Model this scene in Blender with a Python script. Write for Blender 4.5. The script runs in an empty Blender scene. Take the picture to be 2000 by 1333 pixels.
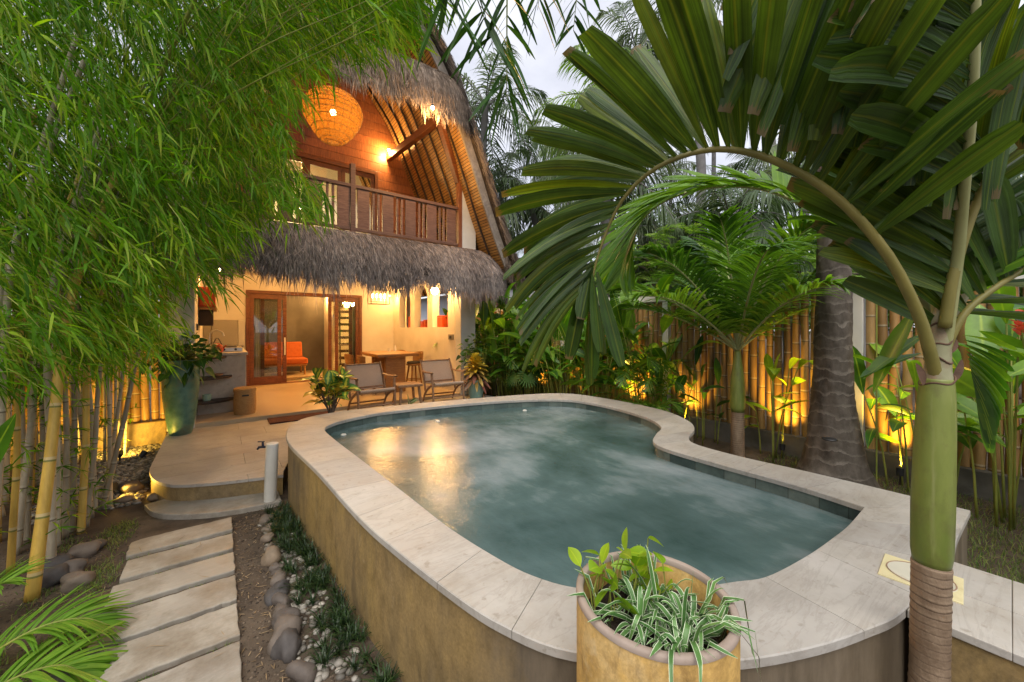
import bpy, bmesh, math, random
import numpy as np
from mathutils import Vector, Matrix
random.seed(7); RNG = np.random.default_rng(11)
S = bpy.context.scene; COL = S.collection
R = math.radians

# ------------------------------------------------------------------ camera, sky, sun, exposure
EYE = 1.65; HEAD = R(37.4)
cam = bpy.data.objects.new('camera', bpy.data.cameras.new('camera')); COL.objects.link(cam)
cam.location = (0, 0, EYE); cam.rotation_euler = (R(90), 0, -HEAD)
cam.data.sensor_width = 36; cam.data.lens = 36 * 747 / 2000
cam.data.shift_y = -24.5 / 2000
cam.data.clip_start = 0.05; cam.data.clip_end = 2000
S.camera = cam
S.view_settings.view_transform = 'Standard'; S.view_settings.look = 'None'
S.view_settings.exposure = 1.3; S.view_settings.gamma = 1
SUN_EL, SUN_AZ = R(58), R(225)
w = bpy.data.worlds.new('World'); S.world = w; w.use_nodes = True
nt = w.node_tree; nt.nodes.clear()
wo = nt.nodes.new('ShaderNodeOutputWorld'); bg = nt.nodes.new('ShaderNodeBackground')
sky = nt.nodes.new('ShaderNodeTexSky'); sky.sky_type = 'NISHITA'; sky.sun_disc = False
sky.sun_elevation = SUN_EL; sky.sun_rotation = SUN_AZ
wtc = nt.nodes.new('ShaderNodeTexCoord'); wm = nt.nodes.new('ShaderNodeMapping'); wm.inputs['Scale'].default_value = (1, 1, 2.2)
wn = nt.nodes.new('ShaderNodeTexNoise'); wn.inputs['Scale'].default_value = 2.6; wn.inputs['Detail'].default_value = 7; wn.inputs['Roughness'].default_value = .55
wr = nt.nodes.new('ShaderNodeValToRGB')
wr.color_ramp.elements[0].position = .33; wr.color_ramp.elements[0].color = (3.2, 3.25, 3.7, 1)
wr.color_ramp.elements[1].position = .68; wr.color_ramp.elements[1].color = (5.1, 5.1, 5.3, 1)
wx = nt.nodes.new('ShaderNodeMix'); wx.data_type = 'RGBA'; wx.inputs[0].default_value = .88
L = nt.links.new
L(wtc.outputs['Generated'], wm.inputs[0]); L(wm.outputs[0], wn.inputs['Vector']); L(wn.outputs[0], wr.inputs[0])
L(sky.outputs[0], wx.inputs[6]); L(wr.outputs[0], wx.inputs[7]); L(wx.outputs[2], bg.inputs[0])
bg.inputs[1].default_value = .10; L(bg.outputs[0], wo.inputs[0])
sun = bpy.data.objects.new('sun', bpy.data.lights.new('sun', 'SUN')); COL.objects.link(sun)
sun.data.energy = 1.5; sun.data.angle = R(60); sun.data.color = (1, .95, .88)
sun.rotation_euler = (R(90) - SUN_EL, 0, R(180) - SUN_AZ); sun.location = (0, 0, 20)
S.cycles.max_bounces = 7; S.cycles.diffuse_bounces = 3; S.cycles.glossy_bounces = 3
S.cycles.transmission_bounces = 5; S.cycles.transparent_max_bounces = 8; S.cycles.use_denoising = True
S.cycles.sample_clamp_indirect = 4

# ------------------------------------------------------------------ point helpers (metres; pixel x, y are those of the 2000 px photograph)
_f = np.array([math.sin(HEAD), math.cos(HEAD), 0]); _r = np.array([math.cos(HEAD), -math.sin(HEAD), 0]); _u = np.array([0, 0, 1.])
def ray(px, py): return _f + _r * ((px - 1000) / 747) + _u * ((642 - py) / 747)
def at(px, py, d): return np.array([0, 0, EYE]) + ray(px, py) * d
def atz(px, py, z):
    q = ray(px, py); return np.array([0, 0, EYE]) + q * ((z - EYE) / q[2])
def aty(px, py, y):
    q = ray(px, py); return np.array([0, 0, EYE]) + q * (y / q[1])
def atx(px, py, x):
    q = ray(px, py); return np.array([0, 0, EYE]) + q * (x / q[0])
def to_px(p):
    p = np.asarray(p) - np.array([0, 0, EYE]); d = p @ _f
    return 1000 + 747 * (p @ _r) / d, 642 - 747 * p[..., 2] / d, d

# ------------------------------------------------------------------ mesh builder
def unit(v):
    v = np.asarray(v, float); n = np.linalg.norm(v, axis=-1, keepdims=True); return v / np.maximum(n, 1e-9)
def smooth_path(pts, n):
    """Catmull-Rom through pts, n samples"""
    p = np.asarray(pts, float)
    if len(p) == 2: return p[0] + (p[1] - p[0]) * np.linspace(0, 1, n)[:, None]
    q = np.vstack([2 * p[0] - p[1], p, 2 * p[-1] - p[-2]]); m = len(p) - 1
    u = np.linspace(0, m, n); i = np.minimum(u.astype(int), m - 1); t = (u - i)[:, None]
    a, b, c, d = q[i], q[i + 1], q[i + 2], q[i + 3]
    return .5 * (2 * b + (c - a) * t + (2 * a - 5 * b + 4 * c - d) * t ** 2 + (3 * b - a - 3 * c + d) * t ** 3)
class MB:
    def __init__(s): s.v = []; s.f = []; s.n = 0; s.a = []; s.mi = []
    def add(s, verts, faces, rnd=0., t=0., e=0., mi=0):
        verts = np.asarray(verts, float).reshape(-1, 3); k = len(verts)
        A = np.zeros((k, 3)); A[:, 0] = rnd; A[:, 1] = t; A[:, 2] = e
        s.v.append(verts); s.a.append(A)
        groups = {}
        if isinstance(faces, np.ndarray): groups[faces.shape[1]] = faces
        else:
            for f in faces: groups.setdefault(len(f), []).append(f)
        for m, fs in groups.items():
            s.f.append(np.asarray(fs, int).reshape(-1, m) + s.n); s.mi.append(mi)
        s.n += k; return s
    def box(s, x0, x1, y0, y1, z0, z1, rnd=0., mi=0):
        v = [(x, y, z) for z in (z0, z1) for y in (y0, y1) for x in (x0, x1)]
        return s.add(v, [(0, 2, 3, 1), (4, 5, 7, 6), (0, 1, 5, 4), (2, 6, 7, 3), (0, 4, 6, 2), (1, 3, 7, 5)], rnd, mi=mi)
    def bar(s, a, b, w, h, up=(0, 0, 1), rnd=0., mi=0):
        a = np.asarray(a, float); b = np.asarray(b, float); d = unit(b - a); up = np.asarray(up, float)
        x = unit(np.cross(d, up)) * w / 2; y = unit(np.cross(np.cross(d, up), d)) * h / 2
        v = [p + sx * x + sy * y for p in (a, b) for sy in (-1, 1) for sx in (-1, 1)]
        return s.add(v, [(0, 1, 3, 2), (4, 6, 7, 5), (0, 4, 5, 1), (2, 3, 7, 6), (0, 2, 6, 4), (1, 5, 7, 3)], rnd, mi=mi)
    def prism(s, poly, z0, z1, axis='z', rnd=0., mi=0):
        """polygon extruded along an axis: axis z uses (x,y); x uses (y,z); y uses (x,z)"""
        n = len(poly)
        def put(p, h):
            return {'z': (p[0], p[1], h), 'x': (h, p[0], p[1]), 'y': (p[0], h, p[1])}[axis]
        ar = sum(poly[i][0] * poly[(i + 1) % n][1] - poly[(i + 1) % n][0] * poly[i][1] for i in range(n))
        if ar < 0: poly = poly[::-1]
        v = [put(p, z0) for p in poly] + [put(p, z1) for p in poly]
        f = [tuple(range(n - 1, -1, -1)), tuple(range(n, 2 * n))] + [(i, (i + 1) % n, n + (i + 1) % n, n + i) for i in range(n)]
        if axis == 'y': f = [q[::-1] for q in f]
        return s.add(v, f, rnd, mi=mi)
    def grid(s, P, rnd=0., t=None, e=None, closed=False, mi=0, flip=False):
        """P: (a,b,3) sheet"""
        P = np.asarray(P, float); a, b = P.shape[:2]
        i, j = np.meshgrid(np.arange(a - 1), np.arange(b if closed else b - 1), indexing='ij'); j2 = (j + 1) % b
        f = np.stack([i * b + j, i * b + j2, (i + 1) * b + j2, (i + 1) * b + j], -1).reshape(-1, 4)
        if flip: f = f[:, ::-1]
        tt = np.repeat(np.linspace(0, 1, a), b) if t is None else np.asarray(t).reshape(-1)
        ee = np.tile(np.linspace(-1, 1, b), a) if e is None else np.asarray(e).reshape(-1)
        return s.add(P.reshape(-1, 3), f, rnd, tt, ee, mi)
    def tubes(s, P, Rad, k=6, rnd=None, cap=True):
        """P (N,S,3), Rad (N,S)"""
        P = np.asarray(P, float); 
        if P.ndim == 2: P = P[None]
        N, Sn = P.shape[:2]; Rad = np.broadcast_to(np.asarray(Rad, float), (N, Sn))
        T = np.gradient(P, axis=1); T = unit(T)
        ref = np.where(np.abs(T[:, :1, 2:3]) > .9, np.array([1., 0, 0]), np.array([0, 0, 1.]))
        X = unit(np.cross(T, np.broadcast_to(ref, T.shape))); Y = np.cross(T, X)
        an = np.arange(k) * 2 * math.pi / k
        V = P[:, :, None] + Rad[:, :, None, None] * (X[:, :, None] * np.cos(an)[None, None, :, None] + Y[:, :, None] * np.sin(an)[None, None, :, None])
        n_, i, j = np.meshgrid(np.arange(N), np.arange(Sn - 1), np.arange(k), indexing='ij'); j2 = (j + 1) % k
        b = n_ * Sn * k
        f = np.stack([b + i * k + j, b + i * k + j2, b + (i + 1) * k + j2, b + (i + 1) * k + j], -1).reshape(-1, 4)
        if rnd is None: rnd = RNG.random(N)
        rn = np.repeat(np.broadcast_to(np.asarray(rnd, float), (N,)), Sn * k)
        seg = np.concatenate([np.zeros((N, 1)), np.cumsum(np.linalg.norm(np.diff(P, axis=1), axis=2), 1)], 1)
        n0 = s.n
        s.add(V.reshape(-1, 3), f, rn, np.repeat(seg.reshape(-1), k), np.tile(np.linspace(-1, 1, k), N * Sn))
        if cap:
            base = np.arange(N)[:, None] * Sn * k + np.arange(k)[None, ::-1]; top = np.arange(N)[:, None] * Sn * k + (Sn - 1) * k + np.arange(k)[None]
            s.f += [base + n0, top + n0]; s.mi += [0, 0]
        return s
    def tube(s, path, r, k=8, rnd=0., cap=True): return s.tubes(np.asarray(path, float)[None], np.broadcast_to(np.asarray(r, float), (len(path),))[None], k, [rnd], cap)
    def ribbons(s, P, W, side, rnd=None, fold=0., nrm=None):
        """leaf strips: P (N,S,3) midribs, W (N,S) half widths, side (N,S,3) or (N,3); fold lifts the edges along nrm"""
        P = np.asarray(P, float); N, Sn = P.shape[:2]; W = np.broadcast_to(np.asarray(W, float), (N, Sn))
        side = np.asarray(side, float)
        if side.ndim == 2: side = np.repeat(side[:, None], Sn, 1)
        if rnd is None: rnd = RNG.random(N)
        rows = [P - side * W[..., None], P + side * W[..., None]]; c = 2; es = [-1, 1]
        if fold:
            T = unit(np.gradient(P, axis=1)); nn = unit(np.cross(side, T))
            rows = [rows[0] + nn * (W * fold)[..., None], P, rows[1] + nn * (W * fold)[..., None]]; c = 3; es = [-1, 0, 1]
        V = np.stack(rows, 2)
        n_, i, j = np.meshgrid(np.arange(N), np.arange(Sn - 1), np.arange(c - 1), indexing='ij'); b = n_ * Sn * c
        f = np.stack([b + i * c + j, b + i * c + j + 1, b + (i + 1) * c + j + 1, b + (i + 1) * c + j], -1).reshape(-1, 4)
        tt = np.tile(np.repeat(np.linspace(0, 1, Sn), c), N)
        return s.add(V.reshape(-1, 3), f, np.repeat(np.broadcast_to(rnd, (N,)), Sn * c), tt, np.tile(es, N * Sn))
    def lathe(s, prof, c=(0, 0, 0), k=32, rnd=0., mi=0):
        an = np.arange(k) * 2 * math.pi / k; prof = np.asarray(prof, float)
        V = np.stack([c[0] + prof[:, :1] * np.cos(an), c[1] + prof[:, :1] * np.sin(an), c[2] + np.repeat(prof[:, 1:2], k, 1)], -1)
        return s.grid(V, rnd, closed=True, mi=mi)
    def rock(s, c, r, seed, rnd=0., rough=.16):
        bm = bmesh.new(); bmesh.ops.create_icosphere(bm, subdivisions=3, radius=1)
        v = np.array([x.co[:] for x in bm.verts]); f = np.array([[q.index for q in p.verts] for p in bm.faces]); bm.free()
        g = np.random.default_rng(seed); d = np.zeros(len(v))
        for q in range(7):
            k_ = g.normal(size=3) * (1.0 + q * .45); d += np.sin(v @ k_ + g.random() * 6) * rough / (1 + q * .6)
        v = v * (1 + d)[:, None] * np.asarray(r)
        return s.add(v + np.asarray(c), f, rnd)
    def sphere(s, c, r, k=12, rnd=0.):
        th = np.linspace(0.001, math.pi - .001, k); r = np.broadcast_to(np.asarray(r, float), (3,))
        an = np.arange(2 * k) * math.pi / k
        V = np.stack([c[0] + r[0] * np.sin(th)[:, None] * np.cos(an), c[1] + r[1] * np.sin(th)[:, None] * np.sin(an), c[2] - r[2] * np.repeat(np.cos(th)[:, None], 2 * k, 1)], -1)
        return s.grid(V, rnd, closed=True)
    def build(s, name, mats, parent=None, smooth=None, bevel=0., world=False, seg=2):
        me = bpy.data.meshes.new(name)
        V = np.concatenate(s.v); A = np.concatenate(s.a)
        if parent is not None and world:
            q = parent
            while q is not None: V = V - np.array(q.location[:]); q = q.parent
        me.vertices.add(len(V)); me.vertices.foreach_set('co', V.astype(np.float32).ravel())
        tot = np.concatenate([np.full(len(f), f.shape[1]) for f in s.f]); lv = np.concatenate([f.ravel() for f in s.f])
        me.loops.add(len(lv)); me.loops.foreach_set('vertex_index', lv.astype(np.int32))
        me.polygons.add(len(tot)); me.polygons.foreach_set('loop_start', np.concatenate([[0], np.cumsum(tot)[:-1]]).astype(np.int32))
        mi = np.concatenate([np.full(len(f), m) for f, m in zip(s.f, s.mi)]); me.polygons.foreach_set('material_index', mi.astype(np.int32))
        for i, nm in enumerate(('rnd', 'tt', 'ee')):
            at_ = me.attributes.new(nm, 'FLOAT', 'POINT'); at_.data.foreach_set('value', A[:, i].astype(np.float32))
        me.update(calc_edges=True)
        me.polygons.foreach_set('use_smooth', np.full(len(tot), smooth is not None))
        if smooth is not None:
            if smooth < 180: me.set_sharp_from_angle(angle=R(smooth))
        for m in (mats if isinstance(mats, (list, tuple)) else [mats]): me.materials.append(m)
        o = bpy.data.objects.new(name, me); COL.objects.link(o)
        if parent is not None: o.parent = parent
        if bevel:
            b = o.modifiers.new('bevel', 'BEVEL'); b.width = bevel; b.segments = seg; b.limit_method = 'ANGLE'; b.angle_limit = R(40)
        return o
def tag(o, label=None, cat=None, group=None, kind=None):
    if label: o['label'] = label
    if cat: o['category'] = cat
    if group: o['group'] = group
    if kind: o['kind'] = kind
    return o
def thing(name, label, cat, loc=(0, 0, 0), rz=0, group=None):
    o = bpy.data.objects.new(name, None); COL.objects.link(o); o.empty_display_size = .1
    o.location = loc; o.rotation_euler = (0, 0, rz); return tag(o, label, cat, group)
def copy_tree(o, parent=None):
    c = o.copy(); COL.objects.link(c); c.parent = parent
    for ch in list(o.children): copy_tree(ch, c)
    return c
def struct(name, mb, m, **k): return tag(mb.build(name, m, **k), kind='structure')
ORD = ['first', 'second', 'third', 'fourth', 'fifth', 'sixth', 'seventh', 'eighth', 'ninth', 'tenth', 'eleventh', 'twelfth', 'thirteenth', 'fourteenth', 'fifteenth', 'sixteenth', 'seventeenth', 'eighteenth', 'nineteenth', 'twentieth', 'twenty-first', 'twenty-second', 'twenty-third', 'twenty-fourth', 'twenty-fifth', 'twenty-sixth', 'twenty-seventh', 'twenty-eighth']
def light(name, loc, energy, color, size=.05, kind='POINT', parent=None, aim=None, spot=None, blend=.6):
    d = bpy.data.lights.new(name, kind); d.energy = energy; d.color = color
    if kind != 'AREA': d.shadow_soft_size = size
    if spot: d.spot_size = R(spot); d.spot_blend = blend
    o = bpy.data.objects.new(name, d); COL.objects.link(o); o.location = loc
    if aim is not None: o.rotation_euler = Vector(np.asarray(aim, float) - np.asarray(loc, float)).to_track_quat('-Z', 'Y').to_euler()
    if parent is not None: o.parent = parent; o.location = Vector(loc) - parent.location
    return o

# ------------------------------------------------------------------ materials
class NB:
    def __init__(s, name):
        s.m = bpy.data.materials.new(name); s.m.use_nodes = True; s.t = s.m.node_tree; s.t.nodes.clear()
        s.out = s.n('ShaderNodeOutputMaterial'); s.p = s.n('ShaderNodeBsdfPrincipled'); s.l(s.p.outputs[0], s.out.inputs[0])
        s.tc = s.n('ShaderNodeTexCoord')
    def n(s, k): return s.t.nodes.new(k)
    def l(s, a, b): s.t.links.new(a, b)
    def mapv(s, scale=(1, 1, 1), src=None):
        m = s.n('ShaderNodeMapping'); m.inputs['Scale'].default_value = scale; s.l(src or s.tc.outputs['Object'], m.inputs[0]); return m.outputs[0]
    def noise(s, sc, scale=(1, 1, 1), det=6, rough=.55, dist=0):
        n = s.n('ShaderNodeTexNoise'); n.inputs['Scale'].default_value = sc; n.inputs['Detail'].default_value = det; n.inputs['Roughness'].default_value = rough
        n.inputs['Distortion'].default_value = dist; s.l(s.mapv(scale), n.inputs['Vector']); return n.outputs[0]
    def ramp(s, f, stops):
        r = s.n('ShaderNodeValToRGB'); e = r.color_ramp.elements
        while len(e) < len(stops): e.new(.5)
        for q, (p, c) in zip(e, stops): q.position = p; q.color = (*c, 1) if len(c) == 3 else c
        s.l(f, r.inputs[0]); return r.outputs[0]
    def mix(s, a, b, f, mode='MIX'):
        m = s.n('ShaderNodeMix'); m.data_type = 'RGBA'; m.blend_type = mode
        for v, i in ((f, 0), (a, 6), (b, 7)):
            if isinstance(v, (int, float)): m.inputs[i].default_value = v
            elif isinstance(v, tuple): m.inputs[i].default_value = (*v, 1)
            else: s.l(v, m.inputs[i])
        return m.outputs[2]
    def math(s, op, a, b=None, c=None):
        m = s.n('ShaderNodeMath'); m.operation = op
        for v, i in ((a, 0), (b, 1), (c, 2)):
            if v is None: continue
            if isinstance(v, (int, float)): m.inputs[i].default_value = v
            else: s.l(v, m.inputs[i])
        return m.outputs[0]
    def attr(s, nm):
        a = s.n('ShaderNodeAttribute'); a.attribute_name = nm; return a.outputs['Fac']
    def xyz(s):
        x = s.n('ShaderNodeSeparateXYZ'); s.l(s.tc.outputs['Object'], x.inputs[0]); return x.outputs
    def bump(s, h, strength=.3, dist=.02, prev=None):
        b = s.n('ShaderNodeBump'); b.inputs['Strength'].default_value = strength; b.inputs['Distance'].default_value = dist; s.l(h, b.inputs['Height'])
        if prev: s.l(prev, b.inputs['Normal'])
        return b.outputs[0]
    def set(s, col=None, rough=None, nrm=None, spec=None, metal=None):
        for v, k in ((col, 'Base Color'), (rough, 'Roughness'), (nrm, 'Normal'), (spec, 'Specular IOR Level'), (metal, 'Metallic')):
            if v is None: continue
            if isinstance(v, (int, float)): s.p.inputs[k].default_value = v
            elif isinstance(v, tuple): s.p.inputs[k].default_value = (*v, 1)
            else: s.l(v, s.p.inputs[k])
        return s.m
def surf(name, c1, c2, sc=4, rough=.7, bump=.2, bsc=None, scale=(1, 1, 1), dirt=None, dsc=1.2, dlo=.5, dhi=.7, spec=.3, bd=.01, det=6, rr=None):
    b = NB(name); n = b.noise(sc, scale, det); col = b.ramp(n, [(.3, c1), (.7, c2)])
    if dirt: col = b.mix(col, dirt, b.ramp(b.noise(dsc, scale, 8, .65), [(dlo, (0, 0, 0)), (dhi, (.85, .85, .85))]))
    nr = b.bump(b.noise(bsc or sc * 4, scale, 8, .65), bump, bd) if bump else None
    if rr: rough = b.ramp(b.noise(sc * 1.7, scale), [(.3, (rr[0],) * 3), (.7, (rr[1],) * 3)])
    return b.set(col, rough, nr, spec)
def leaf(name, c0, c1, c2, trans=.35, rough=.42, tcol=None, vein=0., tip=None, spec=.35, dead=False):
    b = NB(name); r = b.attr('rnd'); t = b.attr('tt'); e = b.attr('ee')
    col = b.ramp(r, [(0, c0), (.5, c1), (1, c2)] if not dead else [(0, c0), (.5, c1), (.93, c2), (.955, (.42, .33, .11)), (1, (.36, .25, .10))])
    nz = b.noise(9, (1, 1, 1), 3); col = b.mix(col, b.ramp(nz, [(.3, (.62, .62, .62)), (.7, (1.25, 1.2, 1.1))]), .8, 'MULTIPLY')
    if tip: col = b.mix(col, tip, b.math('MULTIPLY', b.math('POWER', t, 4.0), b.math('GREATER_THAN', r, .55)))
    if vein:
        mid = b.math('SUBTRACT', 1.0, b.math('MINIMUM', b.math('MULTIPLY', b.math('ABSOLUTE', e), 7.), 1.0))
        col = b.mix(col, (min(1, c2[0] * 1.8 + .03), min(1, c2[1] * 1.5 + .03), c2[2] * 1.3), b.math('MULTIPLY', mid, vein))
    b.set(col, rough, None, spec)
    tr = b.n('ShaderNodeBsdfTranslucent'); mx = b.n('ShaderNodeMixShader'); mx.inputs[0].default_value = trans
    b.l(b.mix(col, tcol or (1.5, 1.7, .6), 1., 'MULTIPLY'), tr.inputs[0])
    b.l(b.p.outputs[0], mx.inputs[1]); b.l(tr.outputs[0], mx.inputs[2]); b.l(mx.outputs[0], b.out.inputs[0])
    return b.m
def emit(name, col, strength):
    b = NB(name); b.set((0, 0, 0)); b.p.inputs['Emission Color'].default_value = (*col, 1); b.p.inputs['Emission Strength'].default_value = strength; return b.m
def wood(name, c1, c2, scale=(1, 1, 8), rough=.45, sc=6, bump=.15):
    b = NB(name); n = b.noise(sc, scale, 7, .6, .6); g = b.noise(sc * 4, scale, 4)
    c = b.ramp(n, [(.28, c1), (.72, c2)]); c = b.mix(c, b.ramp(g, [(.35, (.72, .72, .72)), (.65, (1.1, 1.1, 1.1))]), .7, 'MULTIPLY')
    c = b.mix(c, b.ramp(b.attr('rnd'), [(0, (.72, .72, .72)), (1, (1.15, 1.12, 1.1))]), .8, 'MULTIPLY')
    return b.set(c, rough, b.bump(g, bump, .004), .35)
M = {}
M['cream'] = surf('cream_plaster', (.60, .55, .46), (.70, .65, .56), 2.2, .8, .25, 14, dirt=(.50, .44, .35), dsc=.9, dlo=.55, dhi=.8, bd=.006)
M['white_plaster'] = surf('white_plaster', (.52, .51, .48), (.62, .61, .58), 2, .75, .15, 20, dirt=(.42, .41, .37), dsc=1.4, dlo=.5, dhi=.8, bd=.004)
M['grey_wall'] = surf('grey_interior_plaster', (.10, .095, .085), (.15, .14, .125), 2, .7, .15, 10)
def stone_mat(name, c1, c2, c3, dirt=0.):
    b = NB(name); n = b.noise(1.7, (1, 1, 1), 8, .62, .8); v = b.noise(2.4, (.35, 2.2, 1), 9, .7, 2.2)
    c = b.ramp(n, [(.25, c1), (.55, c2), (.8, c3)])
    c = b.mix(c, (.20, .175, .15), b.math('MULTIPLY', b.ramp(v, [(.46, (0, 0, 0)), (.5, (.7, .7, .7)), (.54, (0, 0, 0))]), .36))
    c = b.mix(c, (.34, .29, .21), b.math('MULTIPLY', b.ramp(b.noise(.9, (1, 1, 1), 7, .7), [(.5, (0, 0, 0)), (.75, (.8, .8, .8))]), .7))
    sp = b.ramp(b.noise(24, (1, 1, 1), 3), [(.62, (0, 0, 0)), (.74, (.55, .55, .55))]); c = b.mix(c, (.22, .19, .15), sp)
    if dirt: c = b.mix(c, (.15, .12, .085), b.math('MULTIPLY', b.ramp(b.noise(2.6, (1, 1, 1), 9, .72), [(.44, (0, 0, 0)), (.68, (1, 1, 1))]), dirt))
    c = b.mix(c, b.ramp(b.attr('rnd'), [(0, (.90, .89, .87)), (.5, (.98, .97, .95)), (1, (1.05, 1.03, .98))]), 1., 'MULTIPLY')
    return b.set(c, b.ramp(n, [(.3, (.38,) * 3), (.7, (.62,) * 3)]), b.bump(b.noise(30, (1, 1, 1), 6, .7), .18, .004), .35)
M['stone'] = stone_mat('pale_sandstone', (.335, .315, .29), (.43, .41, .38), (.51, .49, .465), .28)
M['path_stone'] = stone_mat('path_sandstone', (.23, .215, .19), (.33, .305, .265), (.43, .40, .35), .85)
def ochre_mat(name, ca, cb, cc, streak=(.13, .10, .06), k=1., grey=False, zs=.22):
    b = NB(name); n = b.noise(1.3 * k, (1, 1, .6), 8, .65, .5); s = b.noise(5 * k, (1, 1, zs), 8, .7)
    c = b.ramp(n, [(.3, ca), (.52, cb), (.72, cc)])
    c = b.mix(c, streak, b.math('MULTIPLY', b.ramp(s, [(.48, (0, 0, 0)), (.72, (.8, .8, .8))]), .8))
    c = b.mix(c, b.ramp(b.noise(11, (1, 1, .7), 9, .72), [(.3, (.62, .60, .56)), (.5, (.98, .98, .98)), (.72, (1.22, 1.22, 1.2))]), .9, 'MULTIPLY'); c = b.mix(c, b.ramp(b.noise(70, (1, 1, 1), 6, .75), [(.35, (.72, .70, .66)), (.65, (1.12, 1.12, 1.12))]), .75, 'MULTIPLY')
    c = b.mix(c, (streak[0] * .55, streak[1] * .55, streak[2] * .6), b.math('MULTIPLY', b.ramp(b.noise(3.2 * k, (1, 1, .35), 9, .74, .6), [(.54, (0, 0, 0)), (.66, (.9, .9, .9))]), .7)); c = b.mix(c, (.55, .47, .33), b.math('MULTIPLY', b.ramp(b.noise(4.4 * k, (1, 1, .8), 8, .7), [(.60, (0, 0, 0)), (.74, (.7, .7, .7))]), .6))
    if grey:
        x = b.xyz(); q = b.math('ADD', b.math('MULTIPLY', b.math('SUBTRACT', x[0], x[1]), .55), b.math('MULTIPLY', b.noise(2.2, (1, 1, .5), 6, .65), 1.6)); c = b.mix(c, b.ramp(b.noise(9, (1, 1, .16), 7, .7), [(.3, (.055, .045, .034)), (.7, (.19, .155, .115))]), b.ramp(q, [(.62, (0, 0, 0)), (1.0, (.85, .85, .85))]))  # gold at left: ochre pigment plus warm uplight put into the colour; greyer rightwards
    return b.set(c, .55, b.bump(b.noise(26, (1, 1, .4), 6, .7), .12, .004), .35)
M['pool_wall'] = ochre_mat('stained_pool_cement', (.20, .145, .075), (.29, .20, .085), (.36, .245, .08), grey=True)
M['ochre'] = ochre_mat('ochre_cement', (.19, .14, .08), (.27, .19, .085), (.34, .23, .075))
M['pot_ochre'] = ochre_mat('ochre_pot_cement', (.46, .29, .10), (.60, .38, .12), (.56, .42, .22), (.20, .11, .04), 3., zs=.75)
M['ground'] = surf('bare_earth', (.060, .045, .033), (.125, .095, .068), 3, .95, .6, 30, dirt=(.04, .031, .024), dsc=5, bd=.02, spec=.1)
M['tile'] = None
b = NB('green_stone_tile'); x = b.attr('ee'); r = b.attr('rnd')
c = b.ramp(r, [(0, (.055, .085, .078)), (.5, (.10, .135, .12)), (1, (.16, .19, .165))]); c = b.mix(c, b.ramp(b.noise(7, (1, 1, 1), 7, .7), [(.3, (.5, .5, .5)), (.7, (1.25, 1.25, 1.2))]), .9, 'MULTIPLY')
M['tile'] = b.set(c, .35, b.bump(b.noise(20), .2, .004), .5)
M['wood_red'] = wood('red_hardwood', (.10, .030, .012), (.27, .09, .032))
M['wood_redx'] = wood('red_hardwood_planks', (.17, .05, .018), (.36, .13, .045), (8, 1, 1))
M['wood_rail'] = wood('weathered_rail_wood', (.12, .055, .034), (.27, .14, .088))
M['wood_honey'] = wood('honey_teak', (.26, .12, .035), (.48, .25, .085))
M['wood_grey'] = wood('greyed_board', (.20, .165, .135), (.36, .31, .26), (1, 8, 1))
M['wood_chair'] = wood('worn_teak', (.24, .125, .06), (.46, .27, .15), (4, 4, 4))
M['dark'] = surf('dark_wood', (.020, .013, .010), (.05, .03, .02), 8, .5, .1)
def bamboo_mat(name, c1, c2, node=(.10, .06, .02), pitch=.32):
    b = NB(name); t = b.attr('tt'); r = b.attr('rnd')
    c = b.ramp(r, [(0, c1), (1, c2)]); c = b.mix(c, b.ramp(b.noise(6, (3, 3, .5), 6, .65), [(.3, (.62, .58, .5)), (.7, (1.2, 1.18, 1.1))]), .85, 'MULTIPLY')
    f = b.math('FRACT', b.math('ADD', b.math('DIVIDE', t, pitch), b.math('MULTIPLY', r, 7.3)))
    ring = b.math('LESS_THAN', f, .035); pale = b.math('LESS_THAN', b.math('ABSOLUTE', b.math('SUBTRACT', f, .06)), .03)
    c = b.mix(c, (.55, .52, .40), b.math('MULTIPLY', pale, .35)); c = b.mix(c, node, b.math('MULTIPLY', ring, .8))
    return b.set(c, .42, b.bump(b.math('SUBTRACT', 1., ring), .5, .006), .4)
M['bamboo_pole'] = bamboo_mat('dry_bamboo_poles', (.20, .11, .04), (.44, .27, .11))
M['culm'] = bamboo_mat('living_bamboo_culm', (.28, .24, .18), (.52, .46, .36), (.12, .09, .05), .30)
M['culm_gold'] = bamboo_mat('golden_bamboo_culm', (.52, .34, .07), (.60, .42, .11), (.10, .13, .03), .34)
b = NB('split_bamboo_soffit'); t = b.attr('tt')
f = b.math('FRACT', b.math('MULTIPLY', t, 17)); gap = b.math('LESS_THAN', f, .2)
c = b.ramp(b.noise(1.0, (30, 1.2, 30), 3), [(.3, (.24, .12, .036)), (.7, (.50, .29, .10))]); c = b.mix(c, b.ramp(b.noise(3, (1, 1, 1), 5), [(.3, (.65, .6, .55)), (.7, (1.15, 1.1, 1))]), .8, 'MULTIPLY')
c = b.mix(c, (.03, .014, .006), gap)
M['soffit'] = b.set(c, .5, b.bump(b.math('ABSOLUTE', b.math('SUBTRACT', f, .55)), .5, .01), .3)
M['thatch'] = leaf('grey_thatch', (.09, .073, .068), (.26, .218, .205), (.50, .435, .41), .12, .85, (1, .9, .7), spec=.1)
M['thatch_warm'] = leaf('brown_thatch', (.12, .09, .07), (.27, .21, .17), (.46, .37, .31), .15, .85, (1, .9, .6), spec=.1)
M['thatch_base'] = surf('thatch_core', (.035, .028, .023), (.09, .07, .058), 3, .95, .8, 24, (6, 6, 1), bd=.03, spec=.05)
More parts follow.
